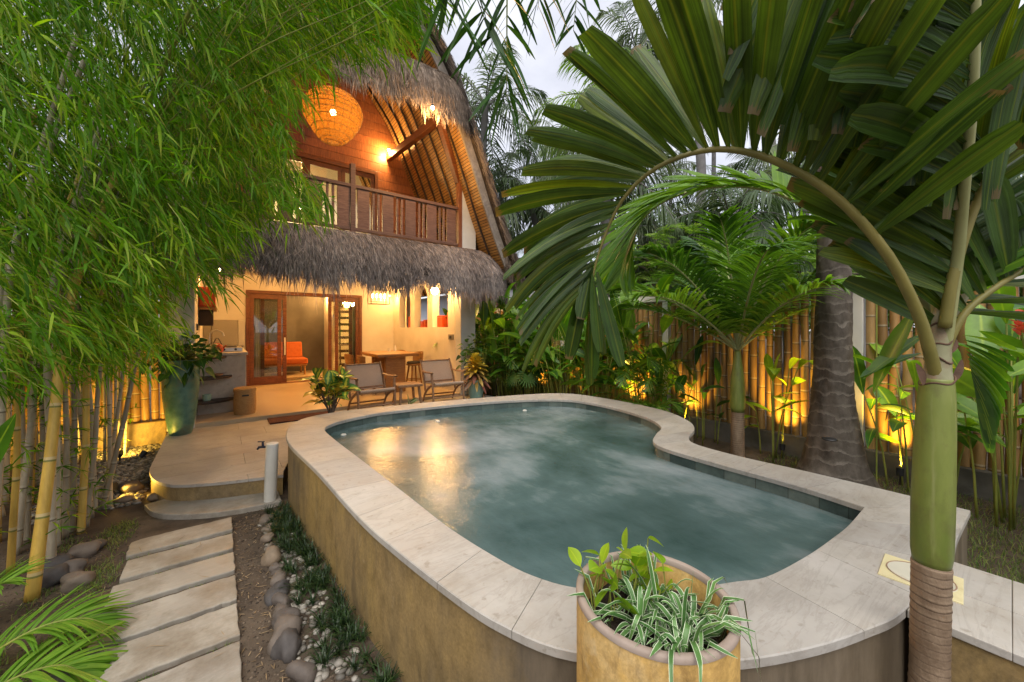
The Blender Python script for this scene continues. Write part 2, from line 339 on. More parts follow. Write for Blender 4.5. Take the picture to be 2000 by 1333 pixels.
M['bamboo_leaf'] = leaf('bamboo_leaf', (.03, .10, .008), (.115, .27, .012), (.32, .47, .03), .48, .5, (1.35, 1.5, .35), tip=(.36, .30, .06), spec=.16, dead=True)
M['palm_leaf'] = leaf('palm_leaflet', (.035, .11, .014), (.075, .185, .02), (.15, .29, .03), .38, .36, (1.5, 1.5, .5), vein=.45, spec=.45)
M['big_frond'] = leaf('broad_palm_leaflet', (.030, .080, .012), (.065, .135, .015), (.15, .20, .022), .44, .38, (1.7, 1.35, .4), vein=.3, spec=.45)
def pleat(m, k=5.5, amt=.55):
    t_ = m.node_tree; p_ = [n for n in t_.nodes if n.type == 'BSDF_PRINCIPLED'][0]; lk = p_.inputs['Base Color'].links[0]; src = lk.from_socket
    def att(nm): a = t_.nodes.new('ShaderNodeAttribute'); a.attribute_name = nm; return a.outputs['Fac']
    cx = t_.nodes.new('ShaderNodeCombineXYZ'); e_, r_, tt_ = att('ee'), att('rnd'), att('tt')
    def mm(op, a, b): q = t_.nodes.new('ShaderNodeMath'); q.operation = op; [t_.links.new(v, q.inputs[i]) if not isinstance(v, (int, float)) else setattr(q.inputs[i], 'default_value', v) for i, v in enumerate((a, b))]; return q.outputs[0]
    t_.links.new(mm('MULTIPLY', e_, k), cx.inputs[0]); t_.links.new(mm('MULTIPLY', r_, 91.), cx.inputs[1]); t_.links.new(mm('MULTIPLY', tt_, .7), cx.inputs[2])
    n_ = t_.nodes.new('ShaderNodeTexNoise'); n_.inputs['Scale'].default_value = 1.; n_.inputs['Detail'].default_value = 3; t_.links.new(cx.outputs[0], n_.inputs['Vector'])
    rp = t_.nodes.new('ShaderNodeValToRGB'); rp.color_ramp.elements[0].position = .32; rp.color_ramp.elements[0].color = (.42, .42, .5, 1); rp.color_ramp.elements[1].position = .68; rp.color_ramp.elements[1].color = (1.35, 1.3, 1.1, 1); t_.links.new(n_.outputs[0], rp.inputs[0])
    mx = t_.nodes.new('ShaderNodeMix'); mx.data_type = 'RGBA'; mx.blend_type = 'MULTIPLY'; mx.inputs[0].default_value = amt + .3; t_.links.new(src, mx.inputs[6]); t_.links.new(rp.outputs[0], mx.inputs[7])
    m2 = t_.nodes.new('ShaderNodeMix'); m2.data_type = 'RGBA'; m2.inputs[7].default_value = (.16, .105, .05, 1); t_.links.new(mx.outputs[2], m2.inputs[6]); t_.links.new(mm('MULTIPLY', mm('MULTIPLY', mm('GREATER_THAN', mm('ADD', tt_, mm('MULTIPLY', n_.outputs[0], .14)), 1.035), .75), mm('GREATER_THAN', mm('FRACT', mm('MULTIPLY', r_, 37.), 0), .55)), m2.inputs[0])
    for l_ in [l for l in t_.links if l.from_socket == src and l.to_node not in (mx,)]: to = l_.to_socket; t_.links.remove(l_); t_.links.new(m2.outputs[2], to)
    bp_ = t_.nodes.new('ShaderNodeBump'); bp_.inputs['Strength'].default_value = .5; bp_.inputs['Distance'].default_value = .006; t_.links.new(n_.outputs[0], bp_.inputs['Height']); t_.links.new(bp_.outputs[0], p_.inputs['Normal'])
pleat(M['big_frond'])
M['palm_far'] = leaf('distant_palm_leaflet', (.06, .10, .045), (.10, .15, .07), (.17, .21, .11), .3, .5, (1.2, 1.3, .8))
M['areca'] = leaf('areca_leaflet', (.06, .16, .015), (.12, .27, .025), (.20, .36, .04), .4, .38, (1.3, 1.5, .5), vein=.4)
M['paddle'] = leaf('heliconia_blade', (.035, .12, .012), (.085, .22, .02), (.20, .35, .035), .38, .33, (1.5, 1.6, .45), vein=.6, spec=.5)
M['dark_leaf'] = leaf('dark_glossy_leaf', (.020, .065, .014), (.036, .105, .018), (.07, .165, .025), .28, .45, vein=.4, spec=.28)
M['far_leaf'] = leaf('distant_foliage', (.045, .10, .03), (.12, .20, .05), (.24, .33, .09), .5, .6)
M['feather'] = leaf('feathery_foliage', (.10, .20, .04), (.17, .29, .06), (.27, .38, .08), .4, .6)
M['mondo'] = leaf('mondo_grass', (.010, .026, .010), (.020, .045, .014), (.04, .075, .02), .15, .4)
M['lawn'] = leaf('lawn_grass', (.06, .12, .025), (.13, .20, .04), (.26, .26, .09), .3, .6)
M['lime'] = leaf('lime_leaf', (.16, .30, .015), (.25, .42, .02), (.36, .48, .03), .4, .35, vein=.3)
M['straw'] = leaf('dry_litter', (.16, .11, .06), (.26, .18, .10), (.38, .29, .18), .1, .8, (1, .9, .7))
b = NB('croton_leaf'); e = b.math('ABSOLUTE', b.attr('ee')); n = b.noise(22, (1, 1, 1), 3)
k = b.math('ADD', e, b.math('MULTIPLY', b.math('SUBTRACT', n, .5), 1.3))
c = b.mix(b.ramp(k, [(.14, (.58, .55, .05)), (.46, (.07, .19, .025))]), b.ramp(k, [(.5, (.60, .42, .03)), (.85, (.30, .26, .03))]), b.math('GREATER_THAN', b.attr('rnd'), .72))
b.set(c, .35, None, .4); M['croton'] = b.m
b = NB('yellow_croton_leaf'); c = b.ramp(b.attr('rnd'), [(0, (.20, .07, .05)), (.35, (.30, .20, .05)), (.6, (.62, .42, .03)), (1, (.75, .58, .06))]); b.set(c, .38, None, .4); M['croton_yellow'] = b.m
b = NB('variegated_spider_leaf'); e = b.math('ABSOLUTE', b.attr('ee')); c = b.mix(b.ramp(b.attr('rnd'), [(0, (.05, .13, .03)), (1, (.10, .21, .05))]), (.62, .68, .48), b.ramp(e, [(.74, (0, 0, 0)), (.9, (1, 1, 1))])); b.set(c, .4, None, .4); M['spider'] = b.m
def trunk_mat(name, c1, c2, ring, pitch, wob=.02):
    b = NB(name); t = b.attr('tt'); n = b.noise(5, (1, 1, 1), 6)
    f = b.math('FRACT', b.math('DIVIDE', b.math('ADD', t, b.math('MULTIPLY', n, wob * 2)), pitch))
    c = b.ramp(b.noise(9, (1, 1, .5), 7, .65), [(.3, c1), (.7, c2)]); m = b.math('MULTIPLY', b.ramp(f, [(0, (1, 1, 1)), (.14, (.6, .6, .6)), (.26, (0, 0, 0)), (1, (0, 0, 0))]), b.ramp(b.noise(3.2, (1, 1, 1.5), 4, .6), [(.36, (.12, .12, .12)), (.62, (1, 1, 1))]))
    c = b.mix(c, ring, m); return b.set(c, .7, b.bump(b.math('ADD', f, b.math('MULTIPLY', b.noise(30, (1, 1, .4), 6, .7), .8)), .7, .012), .25)
M['coconut'] = trunk_mat('coconut_bark', (.040, .031, .024), (.135, .112, .090), (.21, .18, .15), .12, .12)
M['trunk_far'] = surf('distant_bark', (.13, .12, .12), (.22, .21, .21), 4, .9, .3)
M['ring_trunk'] = trunk_mat('ringed_palm_trunk', (.20, .135, .085), (.42, .31, .21), (.075, .045, .028), .026, .016)
b = NB('green_crownshaft'); c = b.ramp(b.noise(2.2, (3, 3, .7), 6, .6), [(.3, (.10, .135, .022)), (.55, (.175, .205, .045)), (.8, (.27, .28, .09))]); c = b.mix(c, (.10, .085, .03), b.ramp(b.noise(9, (1, 1, .6), 8, .7), [(.52, (0, 0, 0)), (.72, (.75, .75, .75))])); c = b.mix(c, (.36, .34, .17), b.ramp(b.noise(5, (4, 4, .22), 6, .65), [(.55, (0, 0, 0)), (.75, (.6, .6, .6))])); M['shaft'] = b.set(c, .42, b.bump(b.noise(40, (1, 1, .1)), .1, .003), .4)
M['petiole'] = surf('pale_petiole', (.22, .23, .09), (.34, .34, .16), 6, .45, .08)
M['rachis_gold'] = surf('ochre_rachis', (.13, .12, .03), (.24, .20, .055), 6, .45, .08)
M['sheath'] = surf('dry_sheath', (.22, .13, .08), (.40, .27, .18), 10, .75, .3)
M['pot_rim'] = surf('worn_pot_rim', (.26, .20, .16), (.36, .29, .24), 9, .6, .15)
M['scar'] = surf('torn_brown_scar', (.07, .04, .025), (.14, .08, .05), 20, .8, .2)
M['stem'] = surf('green_stem', (.14, .18, .03), (.26, .26, .05), 6, .5, .1)
M['branch'] = surf('bare_branch', (.09, .07, .055), (.17, .14, .11), 8, .8, .3)
M['rock'] = None
b = NB('river_stone'); r = b.attr('rnd'); c = b.ramp(r, [(0, (.06, .058, .06)), (.4, (.12, .10, .088)), (.7, (.19, .15, .115)), (1, (.25, .18, .11))]); c = b.mix(c, b.ramp(b.noise(7, (1, 1, 1), 8, .7), [(.3, (.6, .6, .6)), (.7, (1.3, 1.28, 1.22))]), .9, 'MULTIPLY'); M['rock'] = b.set(c, .7, b.bump(b.noise(26, (1, 1, 1), 7, .7), .35, .01), .25)
M['pebble'] = leaf('white_pebbles', (.10, .09, .078), (.20, .185, .16), (.38, .355, .32), 0., .6)
M['teal_glaze'] = surf('teal_glazed_clay', (.035, .11, .085), (.12, .25, .19), 9, .4, .5, 24, dirt=(.10, .09, .05), dsc=4.5, dlo=.5, dhi=.66, spec=.5)
M['teal_pale'] = surf('pale_teal_glaze', (.16, .28, .23), (.24, .37, .31), 5, .35, .1, spec=.5)
M['crumb'] = leaf('soil_crumb', (.03, .022, .016), (.075, .055, .04), (.17, .13, .095), 0., .9)
M['plinth'] = surf('dark_cement_plinth', (.085, .072, .058), (.17, .15, .125), 3, .85, .3, 20, dirt=(.06, .055, .04), dsc=1.8)  # dark grey-brown cement with random darker blotches
M['neck'] = surf('mottled_crown_neck', (.20, .20, .10), (.33, .31, .20), 7, .6, .2, 30, dirt=(.22, .13, .085), dsc=9, dlo=.45, dhi=.62)
M['soil'] = surf('potting_soil', (.022, .016, .012), (.05, .035, .025), 20, .95, .8, 50, bd=.02)
M['orange'] = surf('orange_fabric', (.36, .085, .02), (.46, .12, .03), 12, .85, .3, 120, bd=.003)
M['wicker'] = None
b = NB('woven_wicker'); wv = b.n('ShaderNodeTexWave'); wv.inputs['Scale'].default_value = 42; wv.inputs['Distortion'].default_value = .6; b.l(b.tc.outputs['Object'], wv.inputs[0]); wv2 = b.n('ShaderNodeTexWave'); wv2.bands_direction = 'Z'; wv2.inputs['Scale'].default_value = 42; b.l(b.tc.outputs['Object'], wv2.inputs[0])
c = b.mix(b.ramp(wv.outputs[1], [(.2, (.36, .25, .18)), (.8, (.70, .54, .41))]), b.ramp(wv2.outputs[1], [(.2, (.6, .6, .6)), (.8, (1.2, 1.2, 1.2))]), .8, 'MULTIPLY'); M['wicker'] = b.set(c, .8, b.bump(b.math('ADD', wv.outputs[1], wv2.outputs[1]), .5, .005), .2)
M['basket'] = surf('woven_basket', (.30, .17, .065), (.44, .27, .11), 30, .8, .7, 60, (1, 1, 4), bd=.008)
M['steel'] = surf('brushed_steel', (.42, .42, .41), (.55, .55, .54), 10, .3, 0); M['steel'].node_tree.nodes['Principled BSDF'].inputs['Metallic'].default_value = .9
M['fridge'] = surf('grey_enamel', (.20, .185, .15), (.24, .22, .18), 3, .4, 0)
M['fridge_edge'] = surf('pale_grey_enamel', (.34, .32, .28), (.38, .36, .32), 3, .4, 0)
M['black'] = surf('black_metal', (.012, .012, .013), (.03, .03, .03), 8, .4, 0, spec=.5)
M['blue_metal'] = surf('navy_tap_enamel', (.01, .018, .04), (.02, .03, .06), 8, .35, 0, spec=.5)
M['pvc'] = surf('white_pipe', (.50, .48, .42), (.60, .58, .52), 5, .45, .1, dirt=(.36, .32, .24), dsc=3)
M['tin'] = surf('red_lacquer', (.36, .045, .012), (.46, .075, .02), 9, .4, .1)
M['mat'] = surf('maroon_coir', (.055, .018, .012), (.095, .032, .022), 30, .95, .8, 120, bd=.006)
M['rug'] = surf('brown_rug', (.12, .075, .03), (.16, .10, .045), 30, .95, .6, 120)
M['terrace'] = surf('polished_cement', (.46, .35, .22), (.55, .43, .28), 1.6, .32, .1, 12, dirt=(.38, .28, .17), dsc=.8, dlo=.5, dhi=.75)
M['counter'] = surf('terrazzo_counter', (.36, .33, .28), (.46, .42, .36), 14, .6, .15, 30, dirt=(.24, .21, .17), dsc=9, dlo=.56, dhi=.7)
M['curtain'] = surf('linen_curtain', (.60, .55, .42), (.70, .65, .50), 8, .9, .1)
M['ceramic'] = surf('white_ceramic', (.62, .60, .55), (.70, .68, .62), 6, .3, 0)
M['lid'] = surf('cream_plastic', (.62, .55, .30), (.68, .61, .36), 5, .5, .05, dirt=(.48, .40, .20), dsc=4)
M['lid_ring'] = surf('worn_plastic_disc', (.52, .50, .40), (.60, .57, .46), 7, .5, .05, dirt=(.38, .33, .22), dsc=5)
M['tile_white'] = surf('white_wall', (.60, .62, .66), (.70, .71, .74), 3, .7, .1)
M['roof_dark'] = surf('dark_roof', (.035, .034, .045), (.07, .065, .08), 8, .8, .4)
M['red_flower'] = leaf('coral_bract', (.62, .06, .03), (.75, .12, .06), (.85, .22, .12), .3, .5, (1.2, .8, .6))
M['cushion'] = surf('charcoal_cushion', (.018, .016, .016), (.035, .03, .03), 12, .9, .2)
b = NB('door_glass'); gl = b.n('ShaderNodeBsdfGlossy'); gl.inputs['Roughness'].default_value = .02; tp = b.n('ShaderNodeBsdfTransparent'); tp.inputs[0].default_value = (.9, .93, .92, 1); mx = b.n('ShaderNodeMixShader'); fr = b.n('ShaderNodeFresnel'); fr.inputs[0].default_value = 1.5
b.l(b.math('ADD', fr.outputs[0], .05), mx.inputs[0]); b.l(tp.outputs[0], mx.inputs[1]); b.l(gl.outputs[0], mx.inputs[2]); b.l(mx.outputs[0], b.out.inputs[0]); M['glass'] = b.m
b = NB('lantern_weave'); ck = b.n('ShaderNodeTexNoise'); ck.inputs['Scale'].default_value = 40; b.l(b.mapv((1, 1, 3)), ck.inputs[0]); b.set((.52, .26, .06), .7)
tr = b.n('ShaderNodeBsdfTranslucent'); tr.inputs[0].default_value = (.50, .23, .035, 1); mx = b.n('ShaderNodeMixShader'); mx.inputs[0].default_value = .6
c = b.ramp(ck.outputs[0], [(.3, (.22, .09, .02)), (.7, (.50, .25, .06))]); b.l(c, b.p.inputs['Base Color']); b.l(b.p.outputs[0], mx.inputs[1]); b.l(tr.outputs[0], mx.inputs[2])
tpn = b.n('ShaderNodeBsdfTransparent'); mx2 = b.n('ShaderNodeMixShader'); b.l(b.math('MULTIPLY', b.math('GREATER_THAN', ck.outputs[0], .56), .55), mx2.inputs[0]); b.l(mx.outputs[0], mx2.inputs[1]); b.l(tpn.outputs[0], mx2.inputs[2]); b.l(mx2.outputs[0], b.out.inputs[0]); M['lantern'] = b.m
M['bulb'] = emit('warm_bulb', (1, .72, .32), 40); M['bulb_soft'] = emit('soft_bulb', (1, .66, .28), 9)
WARM = (1, .485, .13); AMBER = (1, .58, .08)
# ================================================================== GROUND AND PATHS
struct('ground', MB().grid(np.array([[(x, y, 0.) for x in np.linspace(-260, 260, 53)] for y in np.linspace(-160, 360, 53)]), flip=True), M['ground'])
# thin earth strips and lawn lie as sheets above the ground
def sheet(name, poly, z, m, **k): return struct(name, MB().prism(poly, z - .003, z), m, **k)
# ---- stepping slabs
SL = [(4.085, 3.83), (3.76, 3.50), (3.44, 3.175), (3.115, 2.83), (2.785, 2.49), (2.44, 2.13), (2.08, 1.80), (1.75, 1.47)]
SLW = ['set nearest the round step, its left end slightly rounded', 'second out from the round step', 'third out from the round step', 'midway along the path, its left end tucked behind the palm frond tip', 'long and clean with a dry twig lying on it', 'nearest one whole in view at the bottom edge', 'partly cut by the bottom edge', 'last one at the bottom edge']
for i, (a, b_) in enumerate(SL):
    if i > 6: continue
    x0, x1 = -.525 + RNG.uniform(-.012, .012), .083
    pl = [(x0, b_), (x1, b_), (x1, a)] + ([(x0 + .05, a), (x0, a - .03)] if i == 0 else [(x0, a)])
    q_ = []
    for (p, n_) in zip(pl, pl[1:] + pl[:1]):
        m_ = max(1, int(math.hypot(n_[0] - p[0], n_[1] - p[1]) / .035)); q_ += [(p[0] + (n_[0] - p[0]) * j / m_ + RNG.normal(0, .0022), p[1] + (n_[1] - p[1]) * j / m_ + RNG.normal(0, .0028)) for j in range(m_)]
    pl = q_
    o = MB().prism(pl, -.02, .028, rnd=RNG.random()).build('stepping_slab', M['path_stone'], bevel=.006)
    tag(o, 'pale stone stepping slab ' + SLW[i], 'paving slab', 'stone stepping slabs of the garden path')
# ---- round step, platform, terrace
def arc(pts, n=24): return [tuple(p) for p in smooth_path([(x, y, 0) for x, y in pts], n)[:, :2]]
stepc = arc([(-.545, 4.80), (-.46, 4.56), (-.30, 4.38), (-.02, 4.22), (.28, 4.15), (.46, 4.14)])
struct('garden_step', MB().prism(stepc + [(.46, 4.5), (.0, 4.7), (-.3, 4.9)], -.02, .045, rnd=.45), M['path_stone'], bevel=.006)
pf = arc([(-.575, 5.42), (-.555, 5.25), (-.49, 4.98), (-.335, 4.72), (-.04, 4.555), (.25, 4.46), (.50, 4.385)], 30)
platp = pf + [(.515, 4.5), (.62, 4.88), (.83, 5.13), (1.2, 5.21), (1.6, 5.19), (2.43, 5.06), (3.31, 4.88), (4.0, 4.68), (4.62, 4.5), (4.62, 7.23), (-.575, 7.23)]
def inset(poly, d, z0=None):
    c = np.mean(poly, 0); return [tuple(np.array(p) + (c - np.array(p)) / max(np.linalg.norm(c - np.array(p)), .01) * d) for p in poly]
struct('platform_wall', MB().prism(inset(platp, .012), -.02, .172), M['ochre'], smooth=40)
# the paving of the platform is cut into slabs running along X
def clip(poly, a, b_, c):
    out = []; n = len(poly)
    for i in range(n):
        p, q = poly[i], poly[(i + 1) % n]; dp, dq = a * p[0] + b_ * p[1] - c, a * q[0] + b_ * q[1] - c
        if dp >= 0: out.append(p)
        if dp * dq < 0: s_ = dp / (dp - dq); out.append((p[0] + (q[0] - p[0]) * s_, p[1] + (q[1] - p[1]) * s_))
    return out
mb = MB()
ys = [4.2, 4.62, 5.0, 5.42, 5.86, 6.3, 6.74, 7.23]; xs = [-.7, .22, 1.05, 1.9, 2.75, 3.6, 4.7]
for j in range(len(ys) - 1):
    off = .3 if j % 2 else 0
    for i in range(len(xs) - 1):
        g = .0016; q = clip(clip(clip(clip(platp, 0, 1, ys[j] + g), 0, -1, -ys[j + 1] + g), 1, 0, xs[i] + off * (i > 0) + g), -1, 0, -(xs[i + 1] + off * (i < len(xs) - 2)) + g)
        if len(q) > 2: mb.prism(q, .173, .20, rnd=RNG.random())
struct('platform_paving', mb, M['stone'])
struct('terrace_floor', MB().box(-.29, 4.5, 7.234, 11.25, 0, .262), M['terrace'], bevel=.006)
# ---- pebble areas, planting beds
def scatter_pebbles(name, pts, r0, r1, m):
    bm = bmesh.new(); bmesh.ops.create_icosphere(bm, subdivisions=1, radius=1); bv = np.array([x.co[:] for x in bm.verts]); bf = np.array([[q.index for q in p.verts] for p in bm.faces]); bm.free()
    N = len(pts); rr = RNG.uniform(r0, r1, (N, 1)) * RNG.uniform(.7, 1.3, (N, 3)) * np.array([1, 1, .6]); a = RNG.uniform(0, 6.3, N)
    v = bv[None] * rr[:, None]; x = v[..., 0] * np.cos(a)[:, None] - v[..., 1] * np.sin(a)[:, None]; y = v[..., 0] * np.sin(a)[:, None] + v[..., 1] * np.cos(a)[:, None]
    v = np.stack([x, y, v[..., 2]], -1) + np.asarray(pts)[:, None]
    mb = MB(); mb.add(v.reshape(-1, 3), (bf[None] + (np.arange(N) * len(bv))[:, None, None]).reshape(-1, 3), np.repeat(RNG.random(N), len(bv)))
    return mb.build(name, m, smooth=180)
n = 2600; P = np.stack([RNG.uniform(-1.35, -.58, n), RNG.uniform(5.0, 7.36, n), RNG.uniform(.0, .012, n)], 1); P = P[P[:, 0] < -.60 - .0 * P[:, 1]]
tag(scatter_pebbles('white_gravel', P, .012, .028, M['pebble']), 'white gravel beside the raised platform', 'gravel', kind='stuff')
def bedx(y): return np.interp(y, [1.2, 1.6, 2.2, 3.1, 3.9, 4.3], [.66, .60, .54, .50, .45, .44])       # foot of the pool wall
n = 420; y = RNG.uniform(1.2, 3.9, n); lo = np.interp(y, [1.2, 3.9], [.33, .27]); x = lo + RNG.random(n) * (bedx(y) - lo)
tag(scatter_pebbles('bed_pebbles', np.stack([x, y, RNG.uniform(0, .012, n)], 1), .012, .026, M['pebble']), 'pale pebbles between the low grass tufts along the pool wall', 'pebbles', kind='stuff')
# litter of dry bamboo leaves on the earth
n = 460; x = np.concatenate([RNG.uniform(-.95, -.5, n // 2), RNG.uniform(.09, .30, n // 2)]); y = RNG.uniform(1.5, 4.3, n)
a = RNG.uniform(0, 6.3, n); l_ = RNG.uniform(.015, .05, n); d = np.stack([np.cos(a), np.sin(a), RNG.uniform(-.1, .25, n)], 1)
P = np.stack([np.stack([x, y, np.full(n, .006)], 1) + d * (l_[:, None] * s_) for s_ in (0, .5, 1)], 1); P[:, :, 2] = np.maximum(P[:, :, 2], .004)
mb = MB().ribbons(P, np.array([[.001, .0028, .0006]]), np.stack([-np.sin(a), np.cos(a), np.zeros(n)], 1))
n = 26; x = RNG.uniform(-.5, .9, n); y = np.where(x < .08, RNG.uniform(1.9, 4, n), RNG.uniform(1.0, 4, n)); zz = np.where((x > .08) & (x < .62), .008, .034); x = np.where((x > .3) & (x < .62), .2, x)
zz = np.where(x > .62, .616, zz); a = RNG.uniform(0, 6.3, n); d = np.stack([np.cos(a), np.sin(a), np.zeros(n)], 1); l_ = RNG.uniform(.04, .12, n)
keep = (x < .3); P = np.stack([np.stack([x, y, zz], 1) + d * (l_[:, None] * s_) for s_ in (0, .5, 1)], 1)
mb.ribbons(P[keep], np.array([[.0008, .002, .0005]]), np.stack([-np.sin(a), np.cos(a), np.zeros(n)], 1)[keep])
tag(mb.build('leaf_litter', M['straw']), 'dry fallen bamboo leaves on the bare earth beside the slabs', 'leaf litter', kind='stuff')
n = 5200; x = np.concatenate([RNG.uniform(-1.3, -.5, n // 2), RNG.uniform(.085, .5, n // 2)]); y = RNG.uniform(1.4, 4.5, n)
tag(scatter_pebbles('soil_crumbs', np.stack([x, y, RNG.uniform(-.002, .002, n)], 1), .003, .009, M['crumb']), 'small crumbs of dark soil and grit on the bare earth', 'soil', kind='stuff')
# ---- grass on the right side and between the path stones
def grass(name, x, y, z, h, m, label, lean=.5, wd=.0022):
    n = len(x); a = RNG.uniform(0, 6.3, n); d = np.stack([np.cos(a), np.sin(a), np.zeros(n)], 1); hh = h * RNG.uniform(.5, 1.2, n); ln = RNG.uniform(.1, lean * 1.6, n)
    P = np.stack([np.stack([x, y, z + 0 * x], 1) + d * (hh * ln * s_ ** 2)[:, None] + np.stack([0 * x, 0 * x, hh * s_ * (1 - .25 * ln * s_)], 1) for s_ in (0, .5, 1)], 1)
    return tag(MB().ribbons(P, np.array([[wd, wd * .8, wd * .1]]), np.stack([-np.sin(a), np.cos(a), np.zeros(n)], 1)).build(name, m), label, 'grass', kind='stuff')
n = 26000; x = RNG.uniform(2.7, 6.0, n); y = RNG.uniform(-1.5, 2.4, n); k = ((x > 3.44) | (y < .12)) & ~((x > 4.0) & (y > 1.9)) & (RNG.random(n) < np.where(x > 4.9, .55, .95))
grass('lawn', x[k], y[k], 0., .065, M['lawn'], 'short trampled lawn between the pool and the bamboo fence', .9)
n = 5000; x = np.concatenate([RNG.normal(-.70, .13, n // 2), RNG.uniform(-.95, -.53, n // 2)]); y = RNG.uniform(2.2, 4.6, n); k = (x < -.54) & (np.sin(x * 19 + 1) + np.sin(y * 9) + RNG.normal(0, .6, n) > .55)
grass('path_side_grass', x[k], y[k], 0., .04, M['lawn'], 'thin grass creeping over the earth left of the slabs', 1.)
n = 1500; sl = RNG.integers(0, 6, n); y = np.array([SL[i][1] for i in sl]) - RNG.uniform(.01, .055, n); x = RNG.uniform(-.52, .08, n); k = np.sin(x * 23 + sl * 2) + RNG.normal(0, .5, n) > .6
grass('joint_grass', x[k], y[k], 0., .022, M['lawn'], 'tiny grass in the joints between the stepping slabs', 1.2, .0016)

# ================================================================== THE POOL
ST = [((3.41, .145), (2.99, .52)), ((2.93, .165), (2.66, .522)), ((2.61, .17), (2.45, .535)), ((2.02, .24), (2.15, .565)), ((1.78, .305), (1.83, .62)), ((1.54, .395), (1.68, .69)), ((1.29, .525), (1.5, .78)), ((1.07, .70), (1.32, .90)), ((.883, .885), (1.14, 1.055)), ((.79, 1.08), (1.05, 1.21)), ((.735, 1.29), (1.0, 1.40)), ((.66, 1.75), (.95, 1.78)), ((.61, 2.2), (.93, 2.25)), ((.565, 3.08), (.895, 3.02)), ((.50, 3.93), (.85, 3.95)), ((.53, 4.4), (.86, 4.33)), ((.64, 4.8), (.96, 4.5)), ((.85, 5.03), (1.12, 4.61)), ((1.2, 5.12), (1.35, 4.69)), ((1.6, 5.10), (1.65, 4.735)), ((2.43, 4.98), (2.45, 4.64)), ((3.31, 4.80), (3.15, 4.47)), ((3.99, 4.6), (3.72, 4.22)), ((4.35, 4.4), (4.0, 3.98)), ((4.52, 4.07), (4.11, 3.72)), ((4.57, 3.34), (4.12, 3.2)), ((4.47, 2.66), (3.97, 2.6)), ((4.2, 2.22), (3.72, 2.26)), ((3.91, 2.0), (3.42, 2.13)), ((3.55, 1.87), (3.17, 2.0)), ((3.40, 1.71), (3.075, 1.80)), ((3.365, 1.33), (3.05, 1.36)), ((3.395, .96), (3.05, 1.0)), ((3.41, .6), (3.03, .75)), ((3.41, .145), (2.99, .52))]
O = smooth_path([(*o, 0) for o, i in ST], 341); I = smooth_path([(*i, 0) for o, i in ST], 341)
O[0] = O[-1] = (3.41, .145, 0); I[0] = I[-1] = (2.99, .52, 0)
RIM = .61; WATER = .50
pool = thing('plunge_pool', 'raised kidney shaped plunge pool with ochre cement wall and pale stone rim', 'pool', (2.2, 2.6, 0))
def offs(path, d):
    tg = unit(np.gradient(path, axis=0)); nrm = np.stack([tg[:, 1], -tg[:, 0], 0 * tg[:, 0]], 1); return path + nrm * d
def wallstrip(mb, path, z0, z1, rows=3):
    mb.grid(np.stack([path + np.array([0, 0, z]) for z in np.linspace(z0, z1, rows)], 0)); return mb
Oin = O + unit(I - O) * .016; Iin = I + unit(O - I) * .012
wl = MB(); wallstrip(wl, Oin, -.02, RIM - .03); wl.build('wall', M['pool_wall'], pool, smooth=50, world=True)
# coping stones
mb = MB(); seg = np.concatenate([[0], np.cumsum(np.linalg.norm(np.diff((O + I) / 2, axis=0), axis=1))]); cuts = [0]; step = .33
k = 0; pos = [0]
while pos[-1] < seg[-1] - .2: pos.append(pos[-1] + RNG.uniform(.29, .42))
pos[-1] = seg[-1]
def lerp(path, s_): return np.stack([np.interp(s_, seg, path[:, i]) for i in range(3)], -1)
for a, b_ in zip(pos[:-1], pos[1:]):
    ss = np.linspace(a + .0012, b_ - .0012, 9); o_ = lerp(O, ss); i_ = lerp(I, ss); rn = RNG.random(); dz = np.array([0, 0, RIM]); lo = np.array([0, 0, RIM - .032]); m9 = len(ss)
    i2 = i_ + unit(i_ - o_) * .006; o2 = o_
    rows = np.stack([o2 + lo, o2 + dz - (0, 0, .004), o2 + unit(i_ - o_) * .004 + dz, i2 - unit(i_ - o_) * .004 + dz, i2 + dz - (0, 0, .004), i2 + lo, o2 + lo], 0)
    mb.grid(rows, rn, flip=False)
    v = np.concatenate([rows[[0, 1, 2, 3, 4, 5], 0], rows[[0, 1, 2, 3, 4, 5], -1]]); mb.add(v, [(0, 1, 2, 3, 4, 5), (11, 10, 9, 8, 7, 6)], rn)
mb.build('coping', M['stone'], pool, smooth=30, world=True)
# green stone lining, one quad per tile
mb = MB(); ps = np.arange(0, seg[-1], .215); zs = [.578, .462, .34, .2, .0, -.3]
for r_ in range(5):
    for a in ps:
        ss = np.linspace(a + .0015, min(a + .2135, seg[-1]), 4); w_ = lerp(Iin, ss)
        mb.grid(np.stack([w_ + (0, 0, zs[r_]), w_ + (0, 0, zs[r_ + 1] + .003)], 0), RNG.random())
mb.build('tile_lining', M['tile'], pool, smooth=60, world=True)
mb = MB(); wallstrip(mb, Iin + unit(O - I) * .004, -.3, .578, 2); mb.build('grout', M['dark'], pool, world=True)
